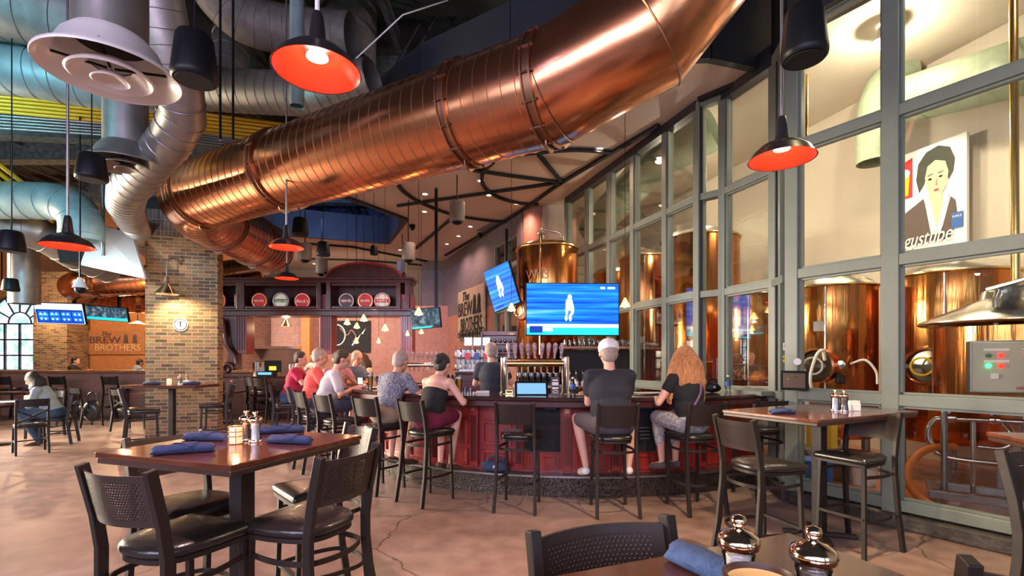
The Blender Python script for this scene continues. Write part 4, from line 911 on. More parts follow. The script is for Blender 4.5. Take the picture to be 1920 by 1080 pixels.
while a+step < A1:
    blackbox = k in (6, 8)
    b = MB(); ring(b, 3.60, 3.645, a, a+1.6, .26, .98, 3); o = b.build('pilaster', M['wood_red'], BAR, 40, bevel=.004)
    f = MB()
    for q in (.35,.65,.95,1.25): ring(f, 3.645, 3.655, a+q-.06, a+q+.06, .32, .86, 1)
    f.build('fluting', M['wood_dark'], o)
    f = MB(); ring(f, 3.60, 3.66, a-.1, a+1.7, .86, .885, 3); f.build('capital', M['wood_red'], o)
    f = MB(); f.box(polar(3.655, a+.8, .93), (.05,.02,.05), R(a+90)); f.build('rosette', M['copper_ring'], o)
    if not blackbox:
        b = frame_panel(MB(), a+2.2, a+step-.6, .52, .80); b.build('raised_panel', M['wood_red'], BAR, bevel=.004)
        b = frame_panel(MB(), a+2.2, a+step-.6, .27, .46); b.build('raised_panel', M['wood_red'], BAR, bevel=.004)
    else:
        b = MB(); ring(b, 3.601, 3.625, a+1.9, a+step-.4, .47, .985, 6); o = b.build('cooler_panel', M['blackmatte'], BAR, 40)
        b = MB(); f = b; f.box(polar(3.635, a+step*.75, .965), (.12,.01,.035), R(a+90+step*.75)); f.build('badge', M['blue'], o)
        if k == 8:
            for z in (.62,.66,.70,.74): f = MB(); f.box(polar(3.635, a+step*.7, z), (.12,.012,.014), R(a+90+step*.7)); f.build('vent_slot', M['steel_dull'], o)
        b = frame_panel(MB(), a+2.2, a+step-.6, .27, .44); b.build('raised_panel', M['wood_red'], BAR, bevel=.004)
    a += step; k += 1
# inner back bar counters
def cabinet(label, c, d, rz=0, m='wood_dark', top='bartop', name='back_bar_counter'):
    t = thing(name, label, 'counter', (c[0],c[1],0), rz)
    b = MB(); b.box((0,0,d[2]/2), (d[0],d[1],d[2])); b.build('body', M[m], t, bevel=.006)
    b = MB(); b.box((0,0,d[2]+.02), (d[0]+.06,d[1]+.06,.04)); b.build('worktop', M[top], t, bevel=.006)
    for k in range(int(d[0]/.6)):
        x = -d[0]/2+.3+k*.6; b = MB(); b.box((x,-d[1]/2-.01,d[2]*.5), (.54,.02,d[2]*.8)); dd_ = b.build('door', M[m], t, bevel=.006); b = MB(); b.cyl((x+.2,-d[1]/2-.05,d[2]*.6),(x+.2,-d[1]/2-.05,d[2]*.75),.008); b.build('handle', M['brass'], dd_)
    return t
cabinet('dark back bar counter under the copper serving tank', (.9,8.55), (2.6,.55,.95)); cabinet('lower back bar counter left of the bartender', (-1.15,9.9), (1.9,.6,1.0), R(-20))
cabinet('short inner counter carrying the far chrome tap tower', (-1.62,8.95), (1.1,.4,1.01), R(8)); cabinet('tall narrow cabinet under the drink dispensers', (-.63,8.9), (.7,.36,1.24))
# serving tank in the bar
def tank(label, c, r, z0, zt, name='copper_tank', lid=.22, legs=True, band=True, grp='copper brewing tanks', rivets=True):
    t = thing(name, label, 'tank', (c[0],c[1],0), 0, grp)
    b = MB(); b.lathe([(0,z0),(r*.9,z0),(r,z0+.08),(r,zt-.03),(r*.995,zt)], (0,0,0), 56); b.build('shell', M['tank'], t, 40)
    b = MB(); b.lathe([(r*1.0,zt-.03),(r*1.03,zt-.02),(r*1.03,zt+.0),(r*.98,zt+.03),(r*.8,zt+lid*.55),(r*.5,zt+lid*.9),(r*.2,zt+lid),(0,zt+lid)], (0,0,0), 56); b.build('domed_lid', M['brass'] if name == 'serving_tank' else M['steel'], t, 40)
    if band:
        b = MB(); b.tube([(r*1.025*cos(a*pi/24), r*1.025*sin(a*pi/24), zt-.02) for a in range(48)], .016, 8, closed=True); b.build('rim_band', M['brass'], t, 60)
    if legs:
        for k in range(4): a = pi/4+k*pi/2; b = MB(); b.cyl((r*.75*cos(a),r*.75*sin(a),0),(r*.75*cos(a),r*.75*sin(a),z0+.05),.05); b.build('leg', M['steel_dull'], t, 60)
    return t
st = tank('copper serving tank standing inside the bar behind the main television', (.70,9.75), .60, .95, 3.70, 'serving_tank', grp=None, lid=.15)
b = MB(); b.tube(circ([(-.1,-.1,3.84),(-.1,-.1,4.02),(-.05,-.12,4.06),(.25,-.1,3.98),(.3,-.1,3.85)],5), .022, 10); b.build('top_pipe', M['steel'], st, 60)
b = MB(); b.lathe([(0,3.84),(.05,3.84),(.05,3.95),(.09,3.97),(.03,4.02),(.03,4.1),(0,4.12)], (-.12,-.1,0), 16); b.build('relief_valve', M['chrome'], st, 50)
b = MB(); b.cyl((-.18,-.62,1.6),(-.18,-.62,3.8),.018); b.build('sight_tube', M['brass'], st, 60)
b = MB(); b.lathe([(0,0),(.20,0),(.20,.05),(.17,.07),(0,.07)], (-.50,-.36,2.45), 28, ax=(-.75,-.65,0)); mw = b.build('manway', M['copper_ring'], st, 50)
b = MB(); b.tube([V((-.58,-.43,2.45))+V((.65*.12*cos(q*pi/8),-.75*.12*cos(q*pi/8),.12*sin(q*pi/8))) for q in range(16)], .012, 8, closed=True); b.build('handwheel', M['chrome'], mw, 60)
for k, chh in enumerate('WNS'):
    a = R(238+k*13); text('letter', chh, .26, M['copper_ring'], st, (.607*cos(a), .607*sin(a), 3.10), (pi/2,0,a+pi/2), .012)
# main taps
def tap_tower(label, c, rz, w, n, h=.42, rail='brass', handle=None, double=True):
    t = thing('tap_tower', label, 'beer taps', c, rz)
    for s in (-1, 1):
        b = MB(); b.lathe([(0,0),(.06,0),(.055,.02),(.045,.03),(.045,h),(.04,h+.02),(0,h+.02)], (s*w/2,0,0), 28); b.build('post', M['chrome'], t, 50)
    b = MB(); b.cyl((-w/2,0,h-.06),(w/2,0,h-.06),.04, n=24); b.build('rail', M[rail], t, 60)
    for i in range(n):
        x = -w/2+w*(i+.7)/(n+.4); lean = (-1 if i < n/2 else 1)*(.1+.02*i)*(.5)
        b = MB(); b.lathe([(0,0),(.012,0),(.014,.04),(.022,.08),(.03,.14),(.026,.17),(.0,.19)], (x,0,h), 12, ax=(lean*.6,-.1,1)); hd = b.build('tap_handle', handle or M['tap'], t, 50)
        b = MB(); b.cyl((x,0,h-.06),(x,.10,h-.09),.012); b.cyl((x,.10,h-.09),(x,.11,h-.17),.009); b.build('faucet', M['chrome'], hd)
    return t
M['tap'] = mat('tap_handle_paint', (.62,.45,.42), .35, col2=(.25,.12,.16), nscale=30)
tap_tower('brass beer tap tower with chrome posts in the middle of the bar', (.27,5.78,1.10), 0, .72, 9)
tap_tower('chrome beer tap tower on the far left of the bar behind the seated woman', (-1.62,8.9,1.05), R(8), .75, 9, .42, 'chrome')
# ---------- things on the bar ----------
TB = 1.10
def onBar(px, r=3.55, z=TB):    # point on the counter ring seen in the photo's column px
    k = (px-960)/FPX; a_ = 1+k*k; b_ = -2*(BC.x*k+BC.y); c_ = BC.x**2+BC.y**2-r*r; Y = (-b_-sqrt(b_*b_-4*a_*c_))/(2*a_); return V((k*Y, Y, z))
def beer(label, loc, h=.21):
    t = thing('beer_glass', label, 'glass', loc, 0, 'full beer glasses')
    b = MB(); b.lathe([(0,0),(.028,0),(.040,h),(.037,h),(.027,.014),(0,.014)], (0,0,0), 24); b.build('glass', M['clear'], t, 50)
    b = MB(); b.lathe([(0,.016),(.026,.016),(.0345,h*.78),(0,h*.78)], (0,0,0), 24); b.build('beer', M['beer'], t, 50)
    b = MB(); b.lathe([(0,h*.78),(.0345,h*.78),(.0365,h*.9),(0,h*.92)], (0,0,0), 24); b.build('foam', M['paper'], t, 50)
M['beer'] = mat('lager', (.95,.55,.04), .15, emis=None); M['beer'].node_tree.nodes['Principled BSDF'].inputs['Transmission Weight'].default_value = .6
beer('full beer glass in front of the woman in the black top', onBar(861,3.6), .22); beer('full beer glass in front of the man in the grey shirt', V((-1.95,6.75,TB)), .22)
def waterbottle(label, loc):
    t = thing('water_bottle', label, 'bottle', loc, 0, 'plastic water bottles')
    b = MB(); b.lathe([(0,0),(.030,0),(.032,.01),(.029,.05),(.032,.09),(.032,.13),(.014,.175),(.013,.19),(0,.19)], (0,0,0), 20); b.build('bottle', M['clear'], t, 50)
    b = MB(); b.lathe([(.0325,.075),(.0335,.08),(.0335,.125),(.0325,.13)], (0,0,0), 20, cap=False); b.build('label_band', M['blue'], t, 50)
    b = MB(); b.lathe([(0,.19),(.014,.19),(.014,.208),(0,.208)], (0,0,0), 14); b.build('cap', M['white'], t, 50)
waterbottle('plastic water bottle left of the man in the white cap', onBar(1074,3.6)); waterbottle('plastic water bottle at the right end of the bar', onBar(1365,3.45))
# touch screen till
t = thing('touch_terminal', 'bar-top touch screen terminal with a bright tilted display below the taps', 'screen', onBar(996,3.45), 0)
b = MB(); b.box((0,0,.05), (.38,.14,.09), rx=R(0)); b.build('case', M['wood_dark'], t, bevel=.01)
b = MB(); b.box((0,-.075,.072), (.38,.012,.20), rx=R(-38)); fr_ = b.build('bezel', M['black'], t, bevel=.004)
b = MB(); b.box((0,-.083,.072), (.33,.004,.15), rx=R(-38)); b.build('display', mat('till_screen',(.1,.2,.3),.2,emis=(.18,.42,.62),es=.9), fr_)
t = thing('ticket_box', 'small brown promotional box with pale lettering right of the touch screen', 'box', onBar(1041,3.5), R(-4)); b = MB(); b.box((0,0,.10), (.095,.08,.20)); b.build('box', M['wood_dark'], t, bevel=.003)
for z, w_, h_ in ((.17,.06,.015),(.13,.07,.035),(.08,.07,.02)): b = MB(); b.box((0,-.042,z), (w_,.004,h_)); b.build('printed_line', M['paper'], t)
b = MB(); b.tube([(.026*cos(q*pi/8),-.044,.04+.014*sin(q*pi/8)) for q in range(16)], .004, 6, closed=True); b.build('printed_oval', M['paper'], t)
t = thing('card_holder', 'little amber-lit card holder at the left foot of the tap tower', 'box', onBar(955,3.5)); b = MB(); b.box((0,0,.03), (.09,.06,.06)); b.build('box', M['brass'], t, bevel=.004); b = MB(); b.box((0,-.031,.03), (.06,.003,.02)); b.build('slot', M['black'], t)
t = thing('bar_towel', 'folded white towel lying left of the tap tower', 'towel', onBar(904,3.45), R(5)); b = MB(); b.box((0,0,.008), (.17,.09,.016)); b.build('lower_fold', M['paper'], t, bevel=.006); b = MB(); b.box((.01,0,.022), (.15,.08,.013), R(4)); b.build('upper_fold', M['paper'], t, bevel=.005)
for px, l in ((882,'small empty glass left of the folded towel'),(872,'second small empty glass beside the beer')):
    b = MB(); b.lathe([(0,0),(.022,0),(.028,.07),(.025,.07),(.02,.008),(0,.008)], (0,0,0), 18); o = b.build('small_glass', M['clear'], None, 50); o.location = onBar(px,3.6); tag(o, l, 'glass', 'small empty glasses')
t = thing('bread_plate', 'white plate with a bun beside the man in the white cap', 'plate', onBar(1093,3.62)); b = MB(); b.lathe([(0,0),(.05,0),(.085,.014),(.082,.016),(.05,.006),(0,.006)], (0,0,0), 28); b.build('plate', M['white'], t, 50); b = MB(); b.ell((0,0,.028), (.055,.045,.025)); b.build('bun', mat('bun',(.55,.25,.08),.6), t, 60)
t = thing('cup_tray', 'flat silver tray of papers between the two seated people', 'tray', onBar(1215,3.5), R(3)); b = MB(); b.box((0,0,.01), (.34,.20,.02)); b.build('tray', M['steel'], t, bevel=.005)
for k in range(5): b = MB(); b.box((-.13+.065*k,0,.024), (.05,.15,.006)); b.build('sheet', M['paper'], t)
t = thing('menu', 'open white menu lying beside the beer glass on the left', 'menu', V((-1.6,6.75,TB)), R(20)); b = MB(); b.box((-.08,0,.006), (.16,.24,.004), ry=R(4)); b.build('page', M['paper'], t); b = MB(); b.box((.08,0,.006), (.16,.24,.004), ry=R(-4)); b.build('page', M['paper'], t)
for i, (px, r) in enumerate(((748,3.5),(700,3.6),(765,3.35))):
    b = MB(); b.lathe([(0,0),(.07,0),(.105,.014),(.10,.017),(.06,.006),(0,.006)], (0,0,0), 24); o = b.build('dinner_plate', M['white'], None, 50); o.location = onBar(px,r); tag(o, ['white dinner plate near the blurred leaning person','white dinner plate by the man in grey','white dinner plate beside the black tumbler'][i], 'plate', 'dinner plates on the bar')
b = MB(); b.lathe([(0,0),(.035,0),(.045,.16),(.042,.16),(.032,.01),(0,.01)], (0,0,0), 20); o = b.build('tumbler', M['black'], None, 50); o.location = V((-1.72,6.9,TB)); tag(o, 'tall black tumbler beside the left beer glass', 'tumbler')
# dark bag and purse
def lump(name, label, cat, loc, d, m, rz=0):
    t = thing(name, label, cat, loc, rz); b = MB(); n = 16; vs = []; 
    for i in range(11):
        v_ = i/10; 
        for j in range(n):
            a = 2*pi*j/n; s_ = (1-abs(2*v_-1)**3)**.5 if 0 < v_ < 1 else .05; w_ = 1+.12*sin(3*a+v_*7); vs.append((d[0]/2*cos(a)*s_*w_, d[1]/2*sin(a)*s_*w_, d[2]*v_))
    fs = [tuple(range(n-1,-1,-1)), tuple(10*n+j for j in range(n))]
    for i in range(10):
        for j in range(n): fs.append((i*n+j, i*n+(j+1) % n, (i+1)*n+(j+1) % n, (i+1)*n+j))
    b.add(vs, fs); b.build('body', m, t, 60); b = MB(); b.tube(circ([(-d[0]*.3,0,d[2]*.8),(-d[0]*.2,0,d[2]*1.25),(d[0]*.2,0,d[2]*1.25),(d[0]*.3,0,d[2]*.8)],5), .012, 8); b.build('strap', m, t, 60)
    b = MB(); b.box((0,-d[1]*.5,d[2]*.55), (.03,.02,.03)); b.build('buckle', M['chrome'], t); return t
lump('handbag', 'dark blue bag lying on the kick step below the counter', 'bag', polar(3.70,253,.235)+V((0,0,0)), (.32,.14,.13), M['denim'], R(-12))
lump('handbag', 'black handbag hanging behind the reading woman', 'bag', (-7.68,8.98,.36), (.3,.16,.42), M['vinyl'])
lump('handbag', 'small black bag standing at the right end of the counter', 'bag', onBar(1335,3.45), (.2,.12,.13), M['black'])
# ================= CARVED HUTCH =================
HY = 12.5
def hx(px): return PX(px, HY)
def hz(py): return EYE-(py-HOR)/FPX*HY
H = thing('carved_hutch', 'wide dark mahogany canopy with an arched crest over the kitchen opening', 'hutch', (hx(590),HY,0)); ox = hx(590)
X0, X1 = hx(405)-ox, hx(772)-ox
zb, zs, zt = 2.60, 2.78, 3.42
b = MB(); b.box(((X0+X1)/2,0,zb+.06), (X1-X0+.1,.62,.12)); b.box(((X0+X1)/2,-.02,zb+.145), (X1-X0+.2,.72,.05)); b.build('lower_cornice', M['wood_dark'], H, bevel=.01)
b = MB(); b.box(((X0+X1)/2,0,zt+.04), (X1-X0+.1,.60,.08)); b.box(((X0+X1)/2,-.02,zt+.10), (X1-X0+.24,.74,.05)); b.build('upper_cornice', M['wood_dark'], H, bevel=.01)
b = MB(); b.box(((X0+X1)/2,.24,(zs+zt)/2), (X1-X0,.04,zt-zs+.05)); b.build('back_board', M['wood_dark'], H)
for i, px in enumerate((408,459,466,606,624,752,768)):
    b = MB(); x = hx(px)-ox; b.box((x,-.02,(zs+zt)/2), (.11,.56,zt-zs+.04)); b.build('stile', M['wood_dark'], H, bevel=.008)
for a, c in ((412,455),(472,600),(630,748)):
    for z in (zs+.03, zt-.04): b = MB(); b.box(((hx(a)+hx(c))/2-ox,-.27,z), (hx(c)-hx(a),.05,.06)); b.build('shelf_rail', M['wood_dark'], H, bevel=.006)
xa, xb = hx(620)-ox, hx(757)-ox; xm = (xa+xb)/2
poly = [(xa,zt+.12),(xb,zt+.12)]+[(xm+(xb-xa)/2*cos(pi*k/24)*.98, zt+.12+.36*sin(pi*k/24)) for k in range(25)]
b = MB(); b.slab(poly, -.26, .2); b.build('arched_crest', M['wood_dark'], H, 30)
b = MB(); pts = [(xm+(xb-xa)/2*cos(pi*k/24), -.28, zt+.12+.38*sin(pi*k/24)) for k in range(25)]
for p, q in zip(pts, pts[1:]): b.bar(p, q, .06, .05)
b.build('crest_moulding', M['wood_red'], H)
for px in (616,761): b = MB(); b.lathe([(0,0),(.04,0),(.03,.03),(.05,.08),(.05,.12),(.02,.16),(0,.17)], (hx(px)-ox,-.2,zt+.12), 16); b.build('finial', M['wood_dark'], H, 50)
for px in (459,616,765):
    b = MB(); b.box((hx(px)-ox,0,(zb+1.1)/2+.0), (.30,.40,zb-1.1)); b.M = MX.Identity(4); o = b.build('column', M['wood_red'], H, bevel=.008, loc=(0,0,.55)) 
    for q in range(4): f = MB(); f.box((hx(px)-ox-.09+.06*q,-.205,(zb+1.1)/2), (.02,.02,zb-1.3)); f.build('flute', M['wood_dark'], o)
# scroll bracket at left
def scroll(x, m, parent):
    b = MB(); sp = []
    for k in range(30): a = k/29*2.6*pi; r = .20*(1-k/36); sp.append((x-.05+r*cos(a+1.2), -.30, 2.28+r*sin(a+1.2)))
    sp = sp[::-1]+[(x+.10,-.28,1.9),(x+.30,-.26,1.6),(x+.34,-.26,1.4)]
    lo = []
    for k in range(24): a = k/23*2.2*pi; r = .15*(1-k/30); lo.append((x+.12+r*cos(a), -.28, 1.28-r*sin(a)*-1))
    b.tube(circ(sp,3), .055, 10, flat=1); b.tube(lo, .05, 10); return b.build('scroll_bracket', m, parent, 50)
scroll(hx(430)-ox, M['wood_dark'], H)
b = MB(); b.slab([(hx(412)-ox,2.6),(hx(448)-ox,2.6),(hx(450)-ox,1.25),(hx(432)-ox,1.25),(hx(436)-ox,1.7),(hx(412)-ox,2.2)], -.2, .1); b.build('bracket_web', M['wood_dark'], H)
# round beer signs standing in the canopy
SG = [(424,572,'red','paper',''),(495,573,'red','brass','~'),(534,574,'white','green','Cream Ale'),(574,574,'red','white',"Beck's"),(655,577,'wood_dark','white','~'),(690,579,'red','brass','~'),(721,577,'white','red','~')]
LB = ['round red beer sign at the far left end of the canopy','round red beer sign with gold script','round cream and green beer sign','round crimson beer sign with white script','round dark beer sign with white rim under the arch','round red and gold beer sign under the arch','round white beer sign with a red band under the arch']
for (px, py, c1, c2, tx), lb in zip(SG, LB):
    r = .20; p = V((hx(px), HY-.20, hz(py))); p.z = max(p.z, zs+.20)
    t = thing('beer_sign', lb, 'sign', p, 0, 'round beer signs in the canopy')
    sc = .6 if px == 424 else 1
    b = MB(); b.lathe([(0,0),(r,0),(r,.03),(0,.03)], (0,0,0), 32, ax=(0,-1,0)); b.M = MX.Identity(4); o = b.build('disc', M[c1], t, 40)
    b = MB(); b.lathe([(r*.84,.0),(r*.92,.0),(r*.92,.008),(r*.84,.008)], (0,-.03,0), 32, ax=(0,-1,0), cap=False); b.build('rim_line', M[c2 if c2 != 'green' else 'green'], t)
    if tx:
        b = MB(); b.slab([(-r*.8,-r*.22),(r*.8,-r*.22),(r*.8,r*.22),(-r*.8,r*.22)], -.040, -.031)
        b.build('band', M['green'] if c2 == 'green' else (M['red'] if c1 != 'wood_dark' else M['wood_red']), t)
        if tx == '~':
            b = MB(); b.tube([(-r*.6+r*1.2*k/24,-.043,.03*sin(k*1.3)+.012*sin(k*2.9)) for k in range(25)], .007, 5); b.build('script_flourish', M['paper'] if c1 != 'white' else M['white'], t)
        else: text('lettering', tx, .115, M['white'] if c2 != 'brass' else M['paper'], t, (0,-.043,-.01), (pi/2,0,0), .002, shear=.25, sx=.72 if len(tx) > 6 else 1.1)
    t.scale = (sc,1,1)
# ---- far counter below the hutch ----
cabinet('long dark counter below the carved canopy', (-5.35,12.75), (5.0,.7,1.05), 0, name='far_counter')
# kitchen contents
t = thing('exhaust_hood', 'bright stainless exhaust hood in the kitchen opening', 'hood', (-7.75,16.2,1.9)); b = MB(); b.box((0,0,0), (1.5,.9,.08)); b.build('shelf', M['steel'], t); b = MB(); b.box((0,.3,-.97), (1.5,.5,1.9)); b.build('back_panel', M['steel'], t)
t = thing('kitchen_lamp', 'small brass cone lamp hanging in the kitchen opening', 'lamp', (-6.4,13.9,2.45)); b = MB(); b.lathe([(.02,.22),(.04,.18),(.15,0)], (0,0,0), 20, cap=False); b.build('shade', M['brass'], t, 40); b = MB(); b.tube([(0,0,.2),(0,0,2.63)], .01, 6); b.build('cord', M['black'], t); point('kitchen_lamp_light', (-6.4,13.9,2.4), 30, (1,.7,.4), .03)
for i, (px, h, k) in enumerate([(478,.35,'steel'),(490,.22,'paper'),(545,.30,'steel'),(556,.2,'paper'),(508,.16,'brass')]):
    b = MB(); b.lathe([(0,0),(.12,0),(.13,h),(.12,h),(.11,.01),(0,.01)], (0,0,0), 20); o = b.build('kitchen_pot', M[k], None, 50); o.location = (hx(px),12.65,1.09); tag(o, ['tall steel pot at the left of the pass','white tub next to the tall steel pot','steel pot at the right of the pass','white tub at the right of the pass','small brass pot in mid pass'][i], 'pot', 'pots on the kitchen pass')
t = thing('order_screen', 'small dark order screen with amber lines on the far counter', 'screen', (hx(512),12.5,1.09)); b = MB(); b.box((0,0,.25), (.42,.04,.30)); b.build('case', M['black'], t, bevel=.008); b = MB(); b.box((0,-.022,.2), (.18,.004,.1)); b.build('lit_lines', emat('amber_lines',(1,.5,.05),1.2), t); b = MB(); b.box((0,0,.05), (.08,.05,.1)); b.build('stand', M['black'], t)
t = thing('laptop_till', 'low till with glowing blue keys on the far counter', 'till', (hx(503),12.42,1.09)); b = MB(); b.box((0,0,.06), (.42,.2,.12)); b.build('case', M['black'], t); b = MB(); b.box((0,-.102,.07), (.34,.004,.06)); b.build('keys', emat('blue_keys',(.1,.35,.6),1.1), t)
# chalkboard
t = thing('chalkboard', 'big chalkboard with white curling chalk drawings seen through the right opening', 'chalkboard', (-5.7,17.15,2.32)); b = MB(); b.box((0,0,0), (1.5,.06,1.1)); b.build('board', M['blackmatte'], t); 
b = MB(); b.tube([(-.42+.30*cos(q*pi/12),-.035,.05+.36*sin(q*pi/12)) for q in range(24)], .022, 6, closed=True); b.build('chalk_ring', M['paper'], t)
b = MB(); b.tube(circ([(-.3,-.035,.3),(-.05,-.035,.05),(.1,-.035,.22),(.25,-.035,.0),(.15,-.035,-.2)],5), .018, 6); b.build('chalk_swirl', M['salmon'], t)
for k in range(3): b = MB(); b.slab([(.1+.17*k,-.30+.2*k),(.16+.17*k,-.32+.2*k),(.26+.17*k,-.1+.2*k)], -.035, -.028); b.build('chalk_stroke', M['paper'], t)
# ================= TELEVISIONS =================
def tv(label, c, w, h, rz, rx=0, ry=0, m='scr_blue', mount=None, figure=False, lines=None, bands=None, icons=False):
    t = thing('television', label, 'television', c); t.rotation_euler = (R(rx), R(ry), R(rz))
    b = MB(); b.box((0,.03,0), (w+.03,.06,h+.03)); b.build('casing', M['black'], t, bevel=.008)
    b = MB(); b.box((0,-.003,0), (w,.008,h)); b.build('display', M[m], t)
    y = -.009
    for (x0,z0,x1,z1,mm) in (bands or []):
        b = MB(); b.box(((x0+x1)/2*w,y,(z0+z1)/2*h), ((x1-x0)*w,.004,(z1-z0)*h)); b.build('picture_area', M[mm], t); y -= .0015
    if icons:
        b = MB()
        for i in range(4):
            for j in range(2):
                for s in (-.045,.045): b.ell(((-.34+.24*i+s)*w,-.024,(-.28+.27*j)*h), (.022*w,.003,.05*h), 10, 6)
        b.build('picture_icons', M['scr_white'], t, 60)
    if figure:
        b = MB(); cx = -.04*w; k = h
        for (x,z,rx_,rz_) in ((0,.10,.075,.13),(-.05,-.02,.03,.10),(.06,.0,.035,.12),(.01,.24,.045,.05),(.02,-.16,.03,.08),(-.06,-.17,.03,.06)): b.ell((cx+x*k,-.012,z*k), (rx_*k,.004,rz_*k), 12, 6)
        b.build('picture_figure', M['scr_white'], t, 60)
    if mount:
        b = MB(); b.tube([(0,.07,0),(0,.35,0)], .03, 10); b.build('bracket', M['black'], t, 60)
        mp = MB(); p = V(c)+V((.0,.40,-.1)) if len(mount) < 3 else V(c)+V(mount[2]); q = V((p.x,p.y,mount[1])); mp.bar(p, q, .06, .06); o = mp.build('mounting_pole', M['black'], None); o.parent = t; o.matrix_parent_inverse = (MX.Translation(V(c)) @ t.rotation_euler.to_matrix().to_4x4()).inverted()
    return t
W1 = 1.43
tv('large main television showing blue speed streaks and a small white figure', P(1074,580,7.6), W1, .79, 3, m='scr_blue', mount=None, figure=True,
   bands=[(-.5,-.5,.5,-.36,'scr_cyan'),(-.5,-.36,.5,-.29,'scr_white'),(-.47,-.46,-.33,-.33,'scr_deep'),(-.33,-.43,-.22,-.37,'scr_white'),(.30,.40,.35,.44,'scr_white'),(.38,.40,.46,.44,'scr_white')])
tv('blue television tipped at an angle left of the copper serving tank', P(940,538,9.4), .62, .80, -38, 8, -14, m='scr_blue', mount=('c',4.1,(.1,.35,0)), figure=True, bands=[(-.4,-.46,-.1,-.40,'scr_deep')])
tv('small television showing a dark crowd picture beside the hutch', P(798,597,9.8), .60, .38, -14, 4, -4, m='scr_dark', mount=('c',5.06,(.15,.4,0)), bands=[(-.5,-.5,.2,-.42,'scr_cyan')])
tv('wide television with a grid of small blue player pictures, far left', P(112,588,12.2), 1.25, .50, -3, 14, 2, m='scr_white', mount=('c',5,), bands=[(-.49,-.48,.49,.2,'scr_deep')]+[(-.44+.24*i,-.40+.27*j,-.24+.24*i,-.17+.27*j,'scr_blue') for i in range(4) for j in range(2)], icons=True)
tv('wide television showing pale animals beside the player grid television', P(200,588,12.6), 1.15, .34, -6, 14, 4, m='scr_dark', mount=('c',5,), bands=[(-.5,-.5,.5,-.30,'scr_cyan')])
# ================= SIGNS =================
def sign_brew(label, c, w, h, rz, board, ink, ink2):
    t = thing('brewery_sign', label, 'sign', c, rz); b = MB(); b.box((0,0,0), (w,.05,h)); b.build('board', board, t, bevel=.006)
    text('word_the', 'The', h*.26, ink, t, (-w*.18,-.03,h*.36), shear=.3, ext=.01)
    text('word_brew', 'BREW', h*.40, ink, t, (-w*.20,-.03,h*.10), ext=.012, sx=w/h*.52)
    text('word_brothers', 'BROTHERS', h*.40, ink2, t, (w*.03,-.03,-h*.22), ext=.012, sx=w/h*.42)
    for s in (0,1): b = MB(); x = w*(.17+.16*s); b.ell((x,-.03,h*.22), (h*.08,.02,h*.13), 12, 8); b.slab([(x-h*.10,h*-.02),(x+h*.10,h*-.02),(x+h*.07,h*.16),(x-h*.06,h*.16)], -.045, -.026); b.build('head_silhouette', ink, t, 50)
    return t
OK_ = mat('oak_board',(.42,.17,.06),.5,noise=.2); GD = mat('gilt',(.75,.55,.30),.4,.4)
sign_brew('carved oak sign with dark lettering on the far dining wall', (-13.65,16.95,2.10), 1.95, .82, 0, OK_, mat('dark_carving',(.08,.05,.06),.5), GD)
dm = FD1+dd*.52; a_ = atan2(dd.y, dd.x)+pi; sg = sign_brew('large pale mural sign with dark lettering on the wall left of the tipped television', (dm.x-.12,dm.y-.08,2.9), 2.3, 1.55, a_, mat('mural_board',(.50,.40,.28),.6,noise=.2), M['blackmatte'], M['blackmatte'])
b = MB()
for k in range(14): x = -1.0+k*.16; b.tube([(x+.12*cos(q*pi/6),-.035,-.62+.10*sin(q*pi/6)*(1+.5*(k % 2))) for q in range(12)], .012, 5, closed=True)
b.build('chalk_scrolls', M['black'], sg)
